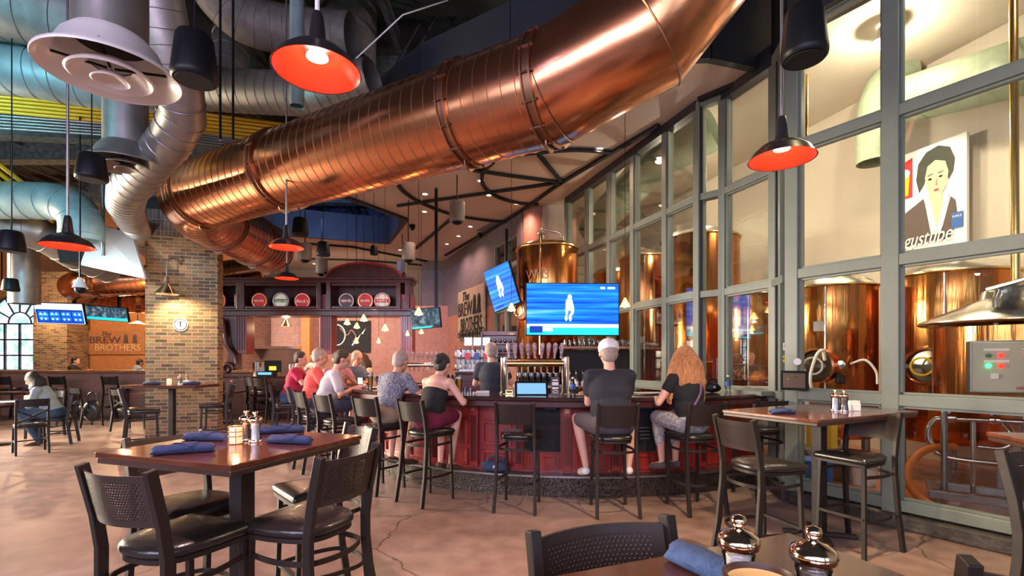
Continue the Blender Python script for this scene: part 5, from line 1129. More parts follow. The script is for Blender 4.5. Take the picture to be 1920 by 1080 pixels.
# ================= BREWERY =================
TK = [('copper tank with a round manway door right behind the glass post',(4.50,6.95),.56,.45,2.52,True),('copper tank at the far right behind the steel kettle',(5.80,6.5),.67,.45,2.62,True),('slim copper tank half hidden by the black corner post',(3.72,7.6),.44,.45,2.50,False),
 ('broad tall copper tank in the middle of the glass facets',(3.67,9.6),.72,.45,3.85,False),('tall copper tank behind the main television side',(3.13,11.4),.62,.45,3.85,False),('farthest tall copper tank behind the narrow panes',(2.79,13.5),.60,.45,3.85,False)]
TO = [tank(l, c, r, z0, zt, lid=.2) for l, c, r, z0, zt, m_ in TK]
for o, (l, c, r, z0, zt, m_) in zip(TO, TK):
    n_ = V((-c[0],-c[1],0)).normalized(); side = V((-n_.y,n_.x,0))
    if m_:
        g = n_*(r-.03)-side*(.13 if c[0] < 5 else .20); nx = (n_-side*.42).normalized()
        k = 1 if c[0] < 5 else 1
        b = MB(); b.lathe([(.20,-.1),(.24,-.1),(.24,.10),(.215,.115),(.20,.10)], g+V((0,0,1.42)), 36, ax=nx, cap=False); mw = b.build('manway_collar', M['copper'], o, 50); b = MB(); b.lathe([(0,.04),(.20,.04),(.20,.05),(0,.065)], g+V((0,0,1.42)), 32, ax=nx); b.bar(g+nx*.09+V((0,0,1.42))-side*.19, g+nx*.09+V((0,0,1.42))+side*.19, .03, .05); b.build('manway_door', mat('manway_glass',(.10,.07,.05),.15,.3,coat=.5), mw, 50)
        b = MB(); b.tube([g+nx*.15+V((0,0,1.42))+side*(.11*cos(q*pi/8))+V((0,0,.11*sin(q*pi/8))) for q in range(16)], .014, 8, closed=True); b.build('handwheel', M['yellow'] if c[0] > 5 else M['white'], mw, 60)
        g2 = n_*(r+.02)+side*.12
        b = MB(); b.lathe([(0,0),(.05,0),(.05,.02),(0,.025)], g2+V((0,0,1.44)), 18, ax=n_); b.build('gauge', M['chrome'], o, 50)
        b = MB(); b.box(g2+V((0,0,1.25)), (.16,.10,.12), atan2(n_.y,n_.x)); b.build('valve_block', M['black'], o, bevel=.02)
    b = MB(); b.box(n_*(r+.004)-side*.12*(-1 if c[0]>5 else 1)+V((0,0,1.95)), (.006,.13,.13), atan2(n_.y,n_.x)); b.build('paper_notice', M['paper'], o)
    b = MB(); b.cyl(n_*(r+.04)-side*.05+V((0,0,.7)), n_*(r+.04)-side*.05+V((0,0,zt-.05)), .014); b.build('sight_tube', M['steel'], o, 60)
def hose(name, label, pts, r, m, cat='hose'): o = MB().tube(circ(pts, 8), r, 10).build(name, m, None, 60); return tag(o, label, cat)
hose('hose', 'white hose looping down from the round manway of the nearer tank', [(3.92,6.15,1.5),(3.86,6.1,1.62),(3.75,6.05,1.55),(3.68,6.05,1.3),(3.75,6.1,1.12),(4.0,6.2,1.05)], .018, M['paper'])
hose('hose', 'short pale hose drooping from the valve of the nearer tank', [(4.38,6.35,1.45),(4.46,6.2,1.5),(4.56,6.15,1.36),(4.58,6.15,1.2)], .014, M['paper'])
# steel kettle with sloping lid at far right
t = thing('brew_kettle', 'low copper-sided brew kettle with a wide steel cone lid and opened hatch', 'kettle', (5.0,5.0,0))
b = MB(); b.lathe([(0,1.1),(.55,1.1),(.55,1.83),(0,1.83)], (0,0,0), 48); b.build('shell', M['tank'], t, 40)
b = MB(); b.lathe([(.66,1.86),(.68,1.88),(.66,1.90),(.40,2.02),(.18,2.12),(.16,2.2),(0,2.2)], (0,0,0), 48); b.build('cone_lid', M['steel'], t, 50)
b = MB(); b.box((-.12,-.3,2.22), (.45,.35,.04), R(20), rx=R(-12)); b.build('hatch', M['steel'], t, bevel=.01)
for k in range(3): a = k*2.1+.4; b = MB(); b.cyl((.45*cos(a),.45*sin(a),0),(.45*cos(a),.45*sin(a),1.15),.03); b.build('leg', M['steel_dull'], t, 60)
t = thing('pipe_rail', 'bent steel handrail standing in front of the steel kettle', 'rail', (0,0,0)); b = MB(); b.tube([P(1868,745,4.75),P(1866,560,4.75),P(1872,543,4.75),P(1890,535,4.7),P(1990,533,4.6)], .022, 12); b.build('rail', M['steel'], t, 60); b = MB(); b.tube([P(1866,637,4.75),P(1990,642,4.6)], .018, 12); b.build('rail', M['steel'], t, 60)
# control panel box
p = P(1886,688,4.28); t = thing('control_panel', 'grey electrical control box with coloured buttons at the right edge', 'control box', p, R(-33)); b = MB(); b.box((0,0,0), (.50,.16,.46)); b.build('cabinet', M['steel_dull'], t, bevel=.01); b = MB(); b.box((0,-.085,0), (.47,.02,.43)); b.build('door', mat('box_grey',(.50,.47,.38),.5), t, bevel=.006)
for x, z, m_ in ((-.13,.10,'green'),(-.05,.10,'led_r'),(-.13,.01,'led_g'),(-.05,.01,'led_r')): b = MB(); b.lathe([(0,0),(.02,0),(.017,.02),(0,.024)], (x,-.095,z), 16, ax=(0,-1,0)); b.build('button', M[m_], t, 50)
b = MB(); b.box((-.09,-.10,-.08), (.05,.02,.05)); b.build('selector', M['white'], t, bevel=.004)
for z in (.15,.05): b = MB(); b.box((-.08,-.098,z), (.16,.004,.02)); b.build('label_strip', M['paper'], t)
b = MB(); b.box((.14,-.098,.12), (.12,.004,.07)); fl = b.build('flag_sticker', M['paper'], t)
for k in range(3): b = MB(); b.box((.14,-.1015,.095+.022*k), (.12,.003,.009)); b.build('stripe', M['red'], fl)
b = MB(); b.box((.12,-.1015,.135), (.05,.003,.03)); b.build('canton', M['blue'], fl)
text('warning_text', '208 VOLTS', .035, M['red'], t, (.12,-.099,-.18), ext=.001)
# pipe manifold on a skid
t = thing('pipe_manifold', 'steel pipe manifold with valves on a wheeled frame behind the lower panes', 'manifold', (5.08,5.0,0), R(-38))
def tb(name, pts, r, m='steel'): b = MB(); b.tube(circ([V(p) for p in pts], 5) if len(pts) > 2 else pts, r, 12); return b.build(name, M[m], t, 60)
tb('top_pipe', [(-.58,0,.50),(-.64,0,.66),(-.60,0,.82),(-.4,0,.87),(.9,0,.87)], .030); tb('lower_pipe', [(-.58,0,.50),(-.4,0,.44),(.3,0,.43),(.9,0,.42)], .030)
for x in (-.28,.45): tb('upright', [(x,0,.08),(x,0,.87)], .024)
for y in (-.25,.25): b = MB(); b.box((.1,y,.09), (1.5,.08,.08)); b.build('skid_rail', M['steel_dull'], t, bevel=.006)
for x in (-.6,.8): b = MB(); b.box((x,0,.09), (.08,.5,.08)); b.build('skid_rail', M['steel_dull'], t, bevel=.006)
for k, x in enumerate((-.45,-.12,.14,.36,.6)):
    b = MB(); b.lathe([(0,-.05),(.05,-.04),(.055,0),(.05,.04),(0,.05)], (x,0,.88), 18, ax=(1,0,0)); v_ = b.build('valve', M['chrome'], t, 50)
    b = MB(); b.bar((x,0,.91),(x-.08,-.05,1.0),.02,.02); b.build('lever', M['red'] if k == 2 else M['chrome'], v_)
tb('elbow_pipe', [(-.05,0,.85),(.0,-.06,.76),(.0,-.06,.66),(-.08,-.06,.60),(-.25,-.06,.60)], .028)
for x, z in ((.3,.42),(.45,.28),(.6,.42),(.1,.26)): b = MB(); b.ell((x,-.08,z), (.06,.06,.07)); b.lathe([(0,0),(.075,0),(.075,.02),(0,.02)], (x,-.08,z+.05), 18); b.build('pump_fitting', M['steel'], t, 50)
b = MB(); b.lathe([(0,0),(.09,0),(.10,.05),(.09,.2),(.03,.26),(.03,.3),(0,.3)], (.22,-.15,.44), 18); b.build('jug', M['white'], t, 50)
b = MB(); b.lathe([(0,.18),(.36,.18),(.40,.26),(.36,.36),(0,.4)], (.35,.42,.1), 36); b.build('copper_base', M['tank'], t, 40)
for x in (.0,.7): b = MB(); b.box((x,.42,.15), (.1,.1,.3)); b.build('foot', M['steel_dull'], t)
hose('hose', 'orange hose lying in a big loop on the tiled brewery floor', [P(1790,838,5.3),P(1755,838,5.3),P(1722,852,5.25),P(1703,882,5.2),P(1710,918,5.1),P(1745,946,4.93),P(1800,962,4.68),P(1900,981,4.38)], .038, mat('orange_hose',(.62,.17,.03),.5))
# slanting steel legs, buckets, bin
b = MB(); b.lathe([(0,0),(.13,0),(.16,.34),(.15,.34),(.12,.02),(0,.02)], (0,0,0), 24); o = b.build('bucket', M['paper'], None, 50); o.location = (4.25,5.95,0); tag(o, 'white plastic bucket on the brewery tiles behind the manifold', 'bucket')
t = thing('storage_bin', 'blue plastic bin on the floor behind the glass under the stool', 'bin', (3.42,5.55,0), R(-30)); b = MB(); b.prism([(-.17,-.13),(.17,-.13),(.17,.13),(-.17,.13)], 0, .36); b.build('body', M['blue'], t, bevel=.01); b = MB(); b.box((0,0,.37), (.38,.30,.03)); b.build('rim', M['blue'], t, bevel=.006)
for i, (x, y) in enumerate(((3.75,6.15),(3.95,6.05))):
    b = MB(); b.lathe([(0,0),(.055,0),(.055,.30),(.04,.34),(0,.34)], (0,0,0), 20); o = b.build('yellow_canister', M['yellow'], None, 50); o.location = (x,y,.42); tag(o, ['left yellow canister behind the lower pane','right yellow canister behind the lower pane'][i], 'canister', 'yellow canisters')
t = thing('work_bench', 'low steel bench carrying the yellow canisters', 'bench', (3.85,6.1,0)); b = MB(); b.box((0,0,.40), (.6,.4,.04)); b.build('top', M['steel_dull'], t)
for x in (-.25,.25): b = MB(); b.box((x,0,.19), (.04,.35,.38)); b.build('leg', M['steel_dull'], t)
t = thing('draped_table', 'white cloth draped table behind the glass', 'table', (3.60,6.72,0), R(-15)); b = MB(); n_ = 40; vs = []
for z, s in ((1.13,1),(1.12,1.02),(.8,1.06),(.35,1.12)):
    for j in range(n_): a = 2*pi*j/n_; w_ = 1+(.05*sin(9*a) if z < 1 else 0); vs.append((.36*cos(a)*s*w_/max(abs(cos(a)),abs(sin(a)))**.8, .24*sin(a)*s*w_/max(abs(cos(a)),abs(sin(a)))**.8, z))
b.add(vs, [tuple(range(n_))]+[(i*n_+j,i*n_+(j+1)%n_,(i+1)*n_+(j+1)%n_,(i+1)*n_+j) for i in range(3) for j in range(n_)]); b.build('cloth', M['paper'], t, 50)
for x, y in ((-.3,-.2),(.3,-.2),(-.3,.2),(.3,.2)): b = MB(); b.cyl((x,y,0),(x,y,1.1),.02); b.build('leg', M['steel_dull'], t)
# brewery air ducts
BD = mat('green_brewery_duct', (.30,.36,.25), .6, noise=.15)
duct('green_duct', 'sage green duct sloping across the upper brewery behind glass', 'duct', [P(1690,190,7.4),P(1900,130,6.0),P(1960,112,5.8)], .33, BD, 1.0, seam=BD)
duct('green_duct', 'sage green vertical drop duct with an open flared mouth behind glass', 'duct', bend([P(1700,130,7.6),P(1665,150,7.6),P(1645,190,7.6),P(1640,235,7.6),P(1640,305,7.6)]), .24, BD, 0, seam=BD)
duct('green_duct', 'long sage green duct running behind the tall facets', 'duct', [P(1110,430,12.4),P(1230,300,9.3),P(1340,242,8.6)], .36, BD, 1.2, seam=BD)
tag(MB().cyl(P(1900,-20,4.9), P(1904,530,4.9), .035).build('brass_pipe', M['brass'], None, 60), 'upright brass pipe at the right edge behind the glass', 'pipe')
tag(MB().cyl(P(1513,140,7.0), P(1512,300,7.0), .02).build('drop_pipe', M['brass'], None, 60), 'thin brass pipe hanging left of the green drop duct', 'pipe')
# poster of a dark-haired woman (generic stand-in painting)
pc = P(1760,375,7.25); pa = atan2(WD.y, WD.x)+pi
t = thing('wall_poster', 'tall cream poster of a dark-haired woman with a beer glass on red', 'poster', pc+V((-.1,0,0)), pa); t.scale = (.70,1,1)
b = MB(); b.box((0,0,0), (1.30,.05,1.62)); b.build('canvas', M['paper'], t)
def flat(name, pts, m, y): b = MB(); b.slab(pts, -.027-y-.004, -.025-y); return b.build(name, M[m] if isinstance(m, str) else m, t)
def el(cx, cz, rx, rz, n=28, a0=0): return [(cx+rx*cos(2*pi*k/n), cz+rz*sin(2*pi*k/n)) for k in range(n)]
PS = mat('poster_skin',(.78,.60,.34),.6)
flat('red_field', [(-.64,.12),(-.36,.12),(-.36,.72),(-.64,.66)], 'red', 0); flat('beer_glass_picture', [(-.60,.16),(-.44,.16),(-.41,.46),(-.62,.46)], 'yellow', .004); flat('foam_picture', el(-.52,.50,.12,.07), 'paper', .008)
HR = mat('poster_hair',(.05,.055,.04),.7)
flat('hair', [(-.22,.15),(-.28,.35),(-.24,.58),(-.08,.72),(.15,.76),(.36,.68),(.45,.50),(.42,.32),(.34,.22),(.30,.40),(.2,.5),(-.06,.44),(-.12,.26)], HR, .002)
flat('face', [(-.10,.34),(-.05,.50),(.10,.56),(.28,.50),(.34,.34),(.30,.14),(.18,.02),(.06,.04),(-.06,.16)], PS, .006)
flat('neck', [(-.02,.12),(.22,.06),(.24,-.12),(.14,-.42),(-.05,-.2)], PS, .004)
flat('collar', [(-.12,.05),(.0,.0),(.12,-.45),(.28,-.02),(.38,-.02),(.2,-.52),(.02,-.52)], 'white', .006)
flat('jacket', [(-.50,-.10),(-.14,.04),(.10,-.50),(.34,.0),(.46,-.10),(.50,-.34),(.36,-.62),(-.58,-.62),(-.60,-.3)], mat('poster_jacket',(.10,.07,.06),.7), .003)
for s in (-1,1): flat('eye', el(.10+.10*s,.30,.035,.016,14), 'black', .010); flat('brow', [(.10+.10*s-.05,.35),(.10+.10*s+.05,.365),(.10+.10*s+.05,.375),(.10+.10*s-.05,.362)], 'black', .010)
flat('lips', el(.12,.12,.05,.018,14), 'red', .010); flat('nose_line', [(.10,.18),(.14,.19),(.13,.28),(.12,.28)], 'salmon', .010)
flat('badge', [(.40,-.50),(.60,-.50),(.60,-.28),(.40,-.28)], 'blue', .010)
text('badge_text', 'FAMILIE', .05, M['white'], t, (.50,-.045,-.34), ext=.001); text('script_line', 'gustübe', .30, M['white'], t, (-.06,-.045,-.55), ext=.004, shear=.35); text('script_line', 'Bräu', .26, M['white'], t, (-.2,-.045,-.74), ext=.004, shear=.35)
# frames and stickers by the corner post
p = FC0+V((-.02,-.12,0)); t = thing('framed_plaque', 'small dark framed plaque standing on the window rail', 'plaque', (2.89,5.02,1.29), R(-50)); b = MB(); b.box((0,0,0), (.26,.02,.20)); b.build('frame', M['black'], t, bevel=.004); b = MB(); b.box((0,-.012,0), (.21,.004,.15)); b.build('picture', mat('plaque_brown',(.12,.08,.055),.4), t)
b = MB(); b.tube([(.06*cos(q*pi/8),-.016,.01+.03*sin(q*pi/8)) for q in range(9)], .003, 5); b.build('emblem', M['brass'], t)
gcn = (FC1-FC0).normalized(); 
for i, (px, py, m_, r) in enumerate(((1473,650,'paper',.04),(1472,673,'yellow',.035),(1495,678,'paper',.035))):
    Yk = 5.28 if px < 1490 else 5.02
    b = MB(); 
    if i == 2: b.lathe([(0,0),(r,0),(r,.004),(0,.004)], (0,0,0), 20, ax=(0,-1,0))
    else: b.box((0,0,0), (r*1.2,.004,r*2))
    o = b.build('window_sticker', M[m_], None); o.location = P(px,py,Yk); o.rotation_euler = (0,0,R(-20)); 
    if i == 1: text('lettering', 'IPA', .035, M['black'], o, (0,-.004,0), ext=.001)
    if i == 0: f = MB(); f.slab([(-.012,.028),(.012,.028),(.012,-.005),(.004,-.012),(.003,-.032),(-.003,-.032),(-.004,-.012),(-.012,-.005)], -.006, -.003); f.build('dark_shape', M['black'], o)
    tag(o, ['white tall sticker highest by the corner post','yellow sticker below the tall white one','round pale sticker right of the yellow one'][i], 'sticker', 'stickers by the corner post')
# ================= BACK BAR BOTTLES AND GLASSES =================
def bottle(label, loc, h, m, grp, capm='black'):
    b = MB(); r = .036; b.lathe([(0,0),(r,0),(r,.01),(r,h*.55),(r*.9,h*.62),(.013,h*.75),(.012,h*.97),(.016,h*.975),(.016,h),(0,h)], (0,0,0), 16)
    t = thing('bottle', label, 'bottle', loc, 0, grp); b.build('glass', M[m], t, 50); b = MB(); b.lathe([(.0365,h*.18),(.0372,h*.2),(.0372,h*.45),(.0365,h*.47)], (0,0,0), 16, cap=False); b.build('paper_label', M['paper'], t, 50); b = MB(); b.lathe([(0,h),(.017,h),(.017,h+.025),(0,h+.025)], (0,0,0), 12); b.build('cap', M[capm], t, 40); return t
PB = bottle('dark wine bottle right of the tap tower', (1.10,8.38,.99), .32, 'bottle_dark', 'bottles right of the tap tower'); 
PG = bottle('clear spirit bottle right of the tap tower', (1.62,8.35,.99), .31, 'clear', 'bottles right of the tap tower')
KIDS[PB.name] = children(PB); KIDS[PG.name] = children(PG)
for x in (1.0,1.30,1.42): copy_tree(PB, None, V((x,8.42,.99)), 0, 'dark wine bottle right of the tap tower')
copy_tree(PG, None, V((1.22,8.44,.99)), 0, 'clear spirit bottle right of the tap tower')
# wall shelf of bottles left of the bartender
t = thing('bottle_shelf', 'three-tier lit liquor shelf left of the bartender', 'shelf', (-.72,9.7,1.04), R(-8)); sh0 = V((-.72,9.7,1.04))
for z in (.0,.26,.50): b = MB(); b.box((0,0,z+.01), (.85,.28,.02)); b.build('shelf_board', M['wood_dark'], t)
b = MB(); b.box((0,.13,.33), (.85,.02,.66)); b.build('back_panel', M['steel_dull'], t)
for i in range(9):
    for j, z in enumerate((.02,.28,.52)): copy_tree(PG if (i+j) % 3 else PB, None, sh0+V((-.38+i*.094,-.03*(i % 2)-.02+i*-.012,z)), 0, 'small liquor bottle on the lit three-tier shelf', 'bottles on the lit shelf', .62)
# dispenser boxes
for k in range(3):
    t = thing('drink_dispenser', ['left white-topped drink dispenser by the bartender','middle white-topped drink dispenser by the bartender','right white-topped drink dispenser by the bartender'][k], 'dispenser', P(878+17*k,668,8.9), 0, 'drink dispensers'); b = MB(); b.box((0,0,0), (.13,.18,.44)); b.build('body', M['clear'], t, bevel=.006); b = MB(); b.box((0,0,.27), (.12,.18,.13)); b.build('lit_top', emat('dispenser_light',(.85,.88,1),1.2) if k == 0 else bpy.data.materials['dispenser_light'], t); b = MB(); b.box((0,-.1,0), (.09,.02,.12)); b.build('label_panel', M['blue'] if k % 2 else M['red'], t)
b = MB(); b.box((0,0,0), (.62,.35,.03)); o = b.build('dispenser_stand', M['steel_dull'], None); o.location = P(895,694,8.9); tag(o, 'small steel stand carrying the white-topped dispensers', 'stand')
# stemmed glasses row (rack) right of taps
GP = thing('stem_glass', 'upturned stem glass on the rack behind the taps', 'glass', (0,0,0), 0, 'glasses on the rack behind the taps'); b = MB(); b.lathe([(0,0),(.030,0),(.034,.07),(.030,.12),(.028,.12),(.031,.07),(.027,.005),(0,.005)], (0,0,0), 16); b.build('bowl', M['clear'], GP, 50)
KIDS[GP.name] = children(GP); first = True
rk = thing('glass_rack', 'wooden shelf of glasses in front of the copper serving tank', 'shelf', (1.52,8.75,1.72)); b = MB(); b.box((0,0,0), (1.35,.22,.04)); b.build('shelf_board', mat('pink_wood',(.40,.18,.11),.4), rk, bevel=.004)
for s in (-.6,.6): b = MB(); b.box((s,.05,-.36), (.03,.03,.72)); b.build('upright', M['black'], rk)
b = MB(); b.box((0,.09,-.36), (1.2,.02,.64)); b.build('dotted_panel', M['blackmatte'], rk)
for i in range(14):
    loc = V((.95+i*.085,8.73,1.74))
    if first: GP.location = loc; first = False
    else: copy_tree(GP, None, loc, 0)
for i in range(7):
    for j in range(2): copy_tree(GP, None, V((.10+i*.078,6.3+j*.1,1.18)), 0, 'clean glass standing inside the tap tower', 'glasses inside the tap tower', 1.3)
t = thing('glass_stand', 'low rack holding the glasses behind the tap tower', 'rack', (.34,6.35,0)); b = MB(); b.box((0,0,1.16), (.66,.3,.03)); b.build('tray', M['steel_dull'], t)
for s in (-.3,.3): b = MB(); b.box((s,0,.57), (.04,.28,1.15)); b.build('leg', M['steel_dull'], t)
# glasses stacked at px 830-860
for i in range(6):
    for j in range(2): copy_tree(GP, None, V((-1.35+i*.085,9.55-.1*j+i*-.03,1.04)), 0, 'glass on the back counter left of the dispensers', 'glasses on the left back counter', 1.5)
# wine rack on the far column
t = thing('wine_rack', 'wall rack of dark wine bottles beyond the bartender', 'rack', (-.15,10.6,1.75), R(0)); b = MB(); b.box((0,.12,0), (1.0,.04,.75)); b.build('back_panel', M['wood_dark'], t)
for z in (-.3,-.1,.1,.3):
    b = MB(); b.box((0,0,z), (1.0,.2,.02)); b.build('slat', M['wood_red'], t)
b = MB(); b.box((-.5,0,-.9), (.04,.2,2.5)); b.box((.5,0,-.9), (.04,.2,2.5)); b.build('side_posts', M['wood_dark'], t)
for i in range(9):
    for j in range(3):
        o = MB().lathe([(0,0),(.036,0),(.036,.18),(.014,.24),(.014,.28),(0,.28)], (0,0,0), 12, ax=(0,-1,0)).build('wine_bottle', M['bottle_dark'], None, 50); o.location = (-.15-.44+i*.11,10.68,1.75-.22+j*.2-.02); tag(o, 'dark wine bottle lying in the wall rack beyond the bartender', 'bottle', 'wine bottles in the wall rack')
# ================= PEOPLE =================
def remesh(o, vox, it=3):
    r = o.modifiers.new('remesh', 'REMESH'); r.mode = 'VOXEL'; r.voxel_size = vox; r.use_smooth_shade = True
    s = o.modifiers.new('smooth', 'SMOOTH'); s.factor = .5; s.iterations = it; return o
def ik(a, c, l1, l2, pole):
    a, c, pole = V(a), V(c), V(pole); d = c-a; L_ = min(d.length, (l1+l2)*.995); u = d.normalized(); c = a+u*L_
    x = (l1*l1-l2*l2+L_*L_)/(2*L_); h = sqrt(max(l1*l1-x*x, 0)); p = (pole-u*pole.dot(u)).normalized(); return a+u*x+p*h, c
def hand(m, w, d, palm, side, curl=.5, k=1):
    """palm + four unequal bent fingers + thumb from the palm's side"""
    d = V(d).normalized(); palm = V(palm); palm = (palm-d*palm.dot(d)).normalized(); s = d.cross(palm)*side
    c = w+d*.045*k; m.cap(w, .025*k, c+d*.02, .027*k); q = MX((s, d, palm)).transposed(); m.ell(c+d*.01, (.040*k,.048*k,.017*k), 12, 8, q)
    for i, (off, ln) in enumerate(((-.030,.062),(-.010,.076),(.011,.072),(.030,.056))):
        b0 = c+d*.045*k+s*off*k; a1 = curl*(.5+.08*i); a2 = a1+curl*.8; p1 = b0+(d*cos(a1)+palm*sin(a1))*ln*.5*k; p2 = p1+(d*cos(a2)+palm*sin(a2))*ln*.5*k
        m.cap(b0-d*.01, .0105*k, p1, .0095*k, 8); m.cap(p1, .0095*k, p2, .008*k, 8)
    t0 = c-d*.02*k-s*.034*k; t1 = t0+(d*.6-s*.75+palm*.35).normalized()*.036*k; t2 = t1+(d*.9-s*.2+palm*.4).normalized()*.032*k
    m.cap(t0, .013*k, t1, .011*k, 8); m.cap(t1, .011*k, t2, .0095*k, 8)
def person(label, loc, face, sh=.77, lean=12, k=1.0, yaw=0, pitch=15, hL=(-.12,.42,.35), hR=(.12,.42,.35), kneeY=.40, spread=.14, foot=(.34,.30), shirt='navy', sleeve=.55, px=.75, low='shorts', lowm='denim',
           hair='short', hm='hair_brown', hat=None, skin='skin', wide=1.0, shoes='white', stand=False, vox=.012, palmdn=True, extra=None, strap=None, cuff=0):
    t = thing('person', label, 'person', loc, R(face-90)); k_ = k; sk = M[skin]
    hz_ = sh+.10 if not stand else .94*k; P0 = V((0,0,hz_)); th = R(lean); sd = V((0,sin(th),cos(th)))
    B = MB(); S_ = MB(); L_ = MB(); inf = .016
    rot = MX.Rotation(-th, 3, 'X'); W = wide
    tor = [(P0+V((0,-.01,0)),(.165*W,.135,.13)),(P0+sd*.14+V((0,.01*W,0)),(.150*W,.125*W,.15)),(P0+sd*.30,(.162*W,.122,.16)),(P0+sd*.41,(.150*W,.105,.10))]
    for ti, (c, r) in enumerate(tor):
        B.ell(c, tuple(x*k for x in r), 18, 12, rot)
        if sleeve > 0 or ti < 2: S_.ell(c, tuple(x*k+inf for x in r), 18, 12, rot)
        elif ti == 2: S_.ell(c-sd*.03, (r[0]*k+inf, r[1]*k+inf, r[2]*.72), 18, 12, rot)
    shd = {s: P0+sd*.455*k+V((s*.175*min(W,1.07)*k,0,-.01)) for s in (-1,1)}
    for X_, e_ in ((B,0),(S_,inf))[:2 if sleeve > 0 else 1]: X_.cap(shd[-1], .058*k+e_, shd[1], .058*k+e_)
    nb = P0+sd*.487*k; hp = R(pitch); fw = V((sin(R(yaw))*cos(hp), cos(R(yaw))*cos(hp), -sin(hp))); up = V((sin(R(yaw))*sin(hp), cos(R(yaw))*sin(hp), cos(hp))); rt = fw.cross(up)
    hc = nb+sd*.06*k+up*.115*k+fw*.02
    B.cap(nb-sd*.03, .058*k, hc-up*.07*k-fw*.015, .052*k)
    hq = MX((rt, fw, up)).transposed()
    k = k*1.09; hc = hc+up*.008
    def HP(x, y, z): return hc+(rt*x+fw*y+up*z)*k
    B.ell(HP(0,-.008,.025), (.077*k,.094*k,.090*k), 18, 12, hq); B.ell(HP(0,.020,-.030), (.060*k,.070*k,.080*k), 16, 10, hq); B.ell(HP(0,.055,-.092), (.030*k,.026*k,.022*k), 12, 8, hq)
    B.cap(HP(0,.088,.012), .010*k, HP(0,.106,-.022), .014*k, 8); B.cap(HP(-.035,.078,.032), .012*k, HP(.035,.078,.032), .012*k, 8)
    for s in (-1,1): B.ell(HP(s*.078,-.005,-.005), (.010*k,.020*k,.032*k), 8, 6, hq); B.ell(HP(s*.040,.062,-.030), (.020*k,.018*k,.022*k), 10, 6, hq)
    B.cap(HP(-.018,.090,-.055), .007*k, HP(.018,.090,-.055), .007*k, 8); B.cap(HP(-.014,.088,-.066), .007*k, HP(.014,.088,-.066), .007*k, 8)
    k = k_
    # arms
    for s, tg_ in ((-1,hL),(1,hR)):
        tgt = V((tg_[0]*k, tg_[1]*k, hz_+tg_[2]*k)); pole = V((s*px,-.35,-.75)); el_, wr = ik(shd[s], tgt, .285*k, .255*k, pole)
        B.cap(shd[s], .050*k, el_, .040*k); B.cap(el_, .040*k, wr, .026*k)
        hand(B, wr, (wr-el_), V((0,.2,-1)) if palmdn else V((-s,.1,-.2)), s, .55, k)
        if sleeve > 0:
            if sleeve <= 1: S_.cap(shd[s], .060*k+.008, shd[s].lerp(el_, sleeve), .055*k+.010)
            else: S_.cap(shd[s], .058*k+.01, el_, .050*k+.006); S_.cap(el_, .050*k+.004, el_.lerp(wr, min(1,sleeve-1)), .036*k+.006)
    # legs
    for s in (-1,1):
        hip = P0+V((s*.088*W*k,.0,-.02))
        if stand: kn = V((s*.10*W,.02,.50*k)); an = V((s*.11,-.02,.09)); fdir = V((s*.2,1,0)).normalized()
        else: kn = V((s*spread,kneeY*k,hz_+.01)); an = V((s*(spread*.75),foot[0],foot[1])); fdir = V((s*.15,1,-.25)).normalized()
        B.cap(hip, .086*k*W**.5, kn, .056*k); cf = an.lerp(kn, .68); B.cap(kn, .056*k, cf+V((0,-.012,0)), .054*k); B.cap(cf+V((0,-.012,0)), .054*k, an, .034*k)
        B.cap(an+V((0,-.01,-.03)), .030*k, an+fdir*.14*k+V((0,0,-.045)), .026*k)
        L_.cap(hip, .086*k*W**.5+inf*1.3, hip.lerp(kn, {'shorts':.78,'capri':1,'long':1,'skirt':.7}[low]), .070*k+.014)
        if low in ('long','capri'):
            e_ = 1.0 if low == 'long' else .62; L_.cap(kn, .062*k+.008, kn.lerp(an, .35), .060*k+.008); L_.cap(kn.lerp(an,.35), .060*k+.008, kn.lerp(an, e_), .046*k+.006)
        if shoes:
            sb = MB(); a0 = an+V((0,-.03,-.05)); sb.cap(a0, .040*k, a0+fdir*.10+V((0,0,.0)), .042*k); sb.cap(a0+fdir*.10, .042*k, a0+fdir*.19*k+V((0,0,-.006)), .034*k)
            remesh(sb.build('shoe', M[shoes], t), vox, 2)
    L_.ell(P0+V((0,-.01,-.01)), (.175*W*k+inf,.145*k+inf,.12*k+inf), 18, 12, rot)
    remesh(B.build('body', sk, t), vox); 
    if low != 'none': remesh(L_.build({'shorts':'shorts','capri':'trousers','long':'trousers','skirt':'shorts'}[low], M[lowm], t), .014)
    if shirt: remesh(S_.build('shirt', M[shirt], t), .014)
    k = k_*1.09
    for s in (-1,1): eb = MB(); eb.ell(HP(s*.031,.080,.006), (.012*k,.007*k,.006*k), 10, 6, hq); eb.build('eye', M['black'], t, 60)
    hb = MB()
    hb.ell(HP(0,-.024,.036), (.086*k,.094*k,.094*k), 18, 12, hq)
    if hair == 'short': hb.ell(HP(0,-.045,-.015), (.076*k,.060*k,.075*k), 14, 10, hq)
    if hair == 'bun': hb.ell(HP(0,-.05,-.015), (.078*k,.062*k,.08*k), 14, 10, hq); hb.ell(HP(.01,-.115,.03), (.05*k,.045*k,.05*k), 12, 8, hq)
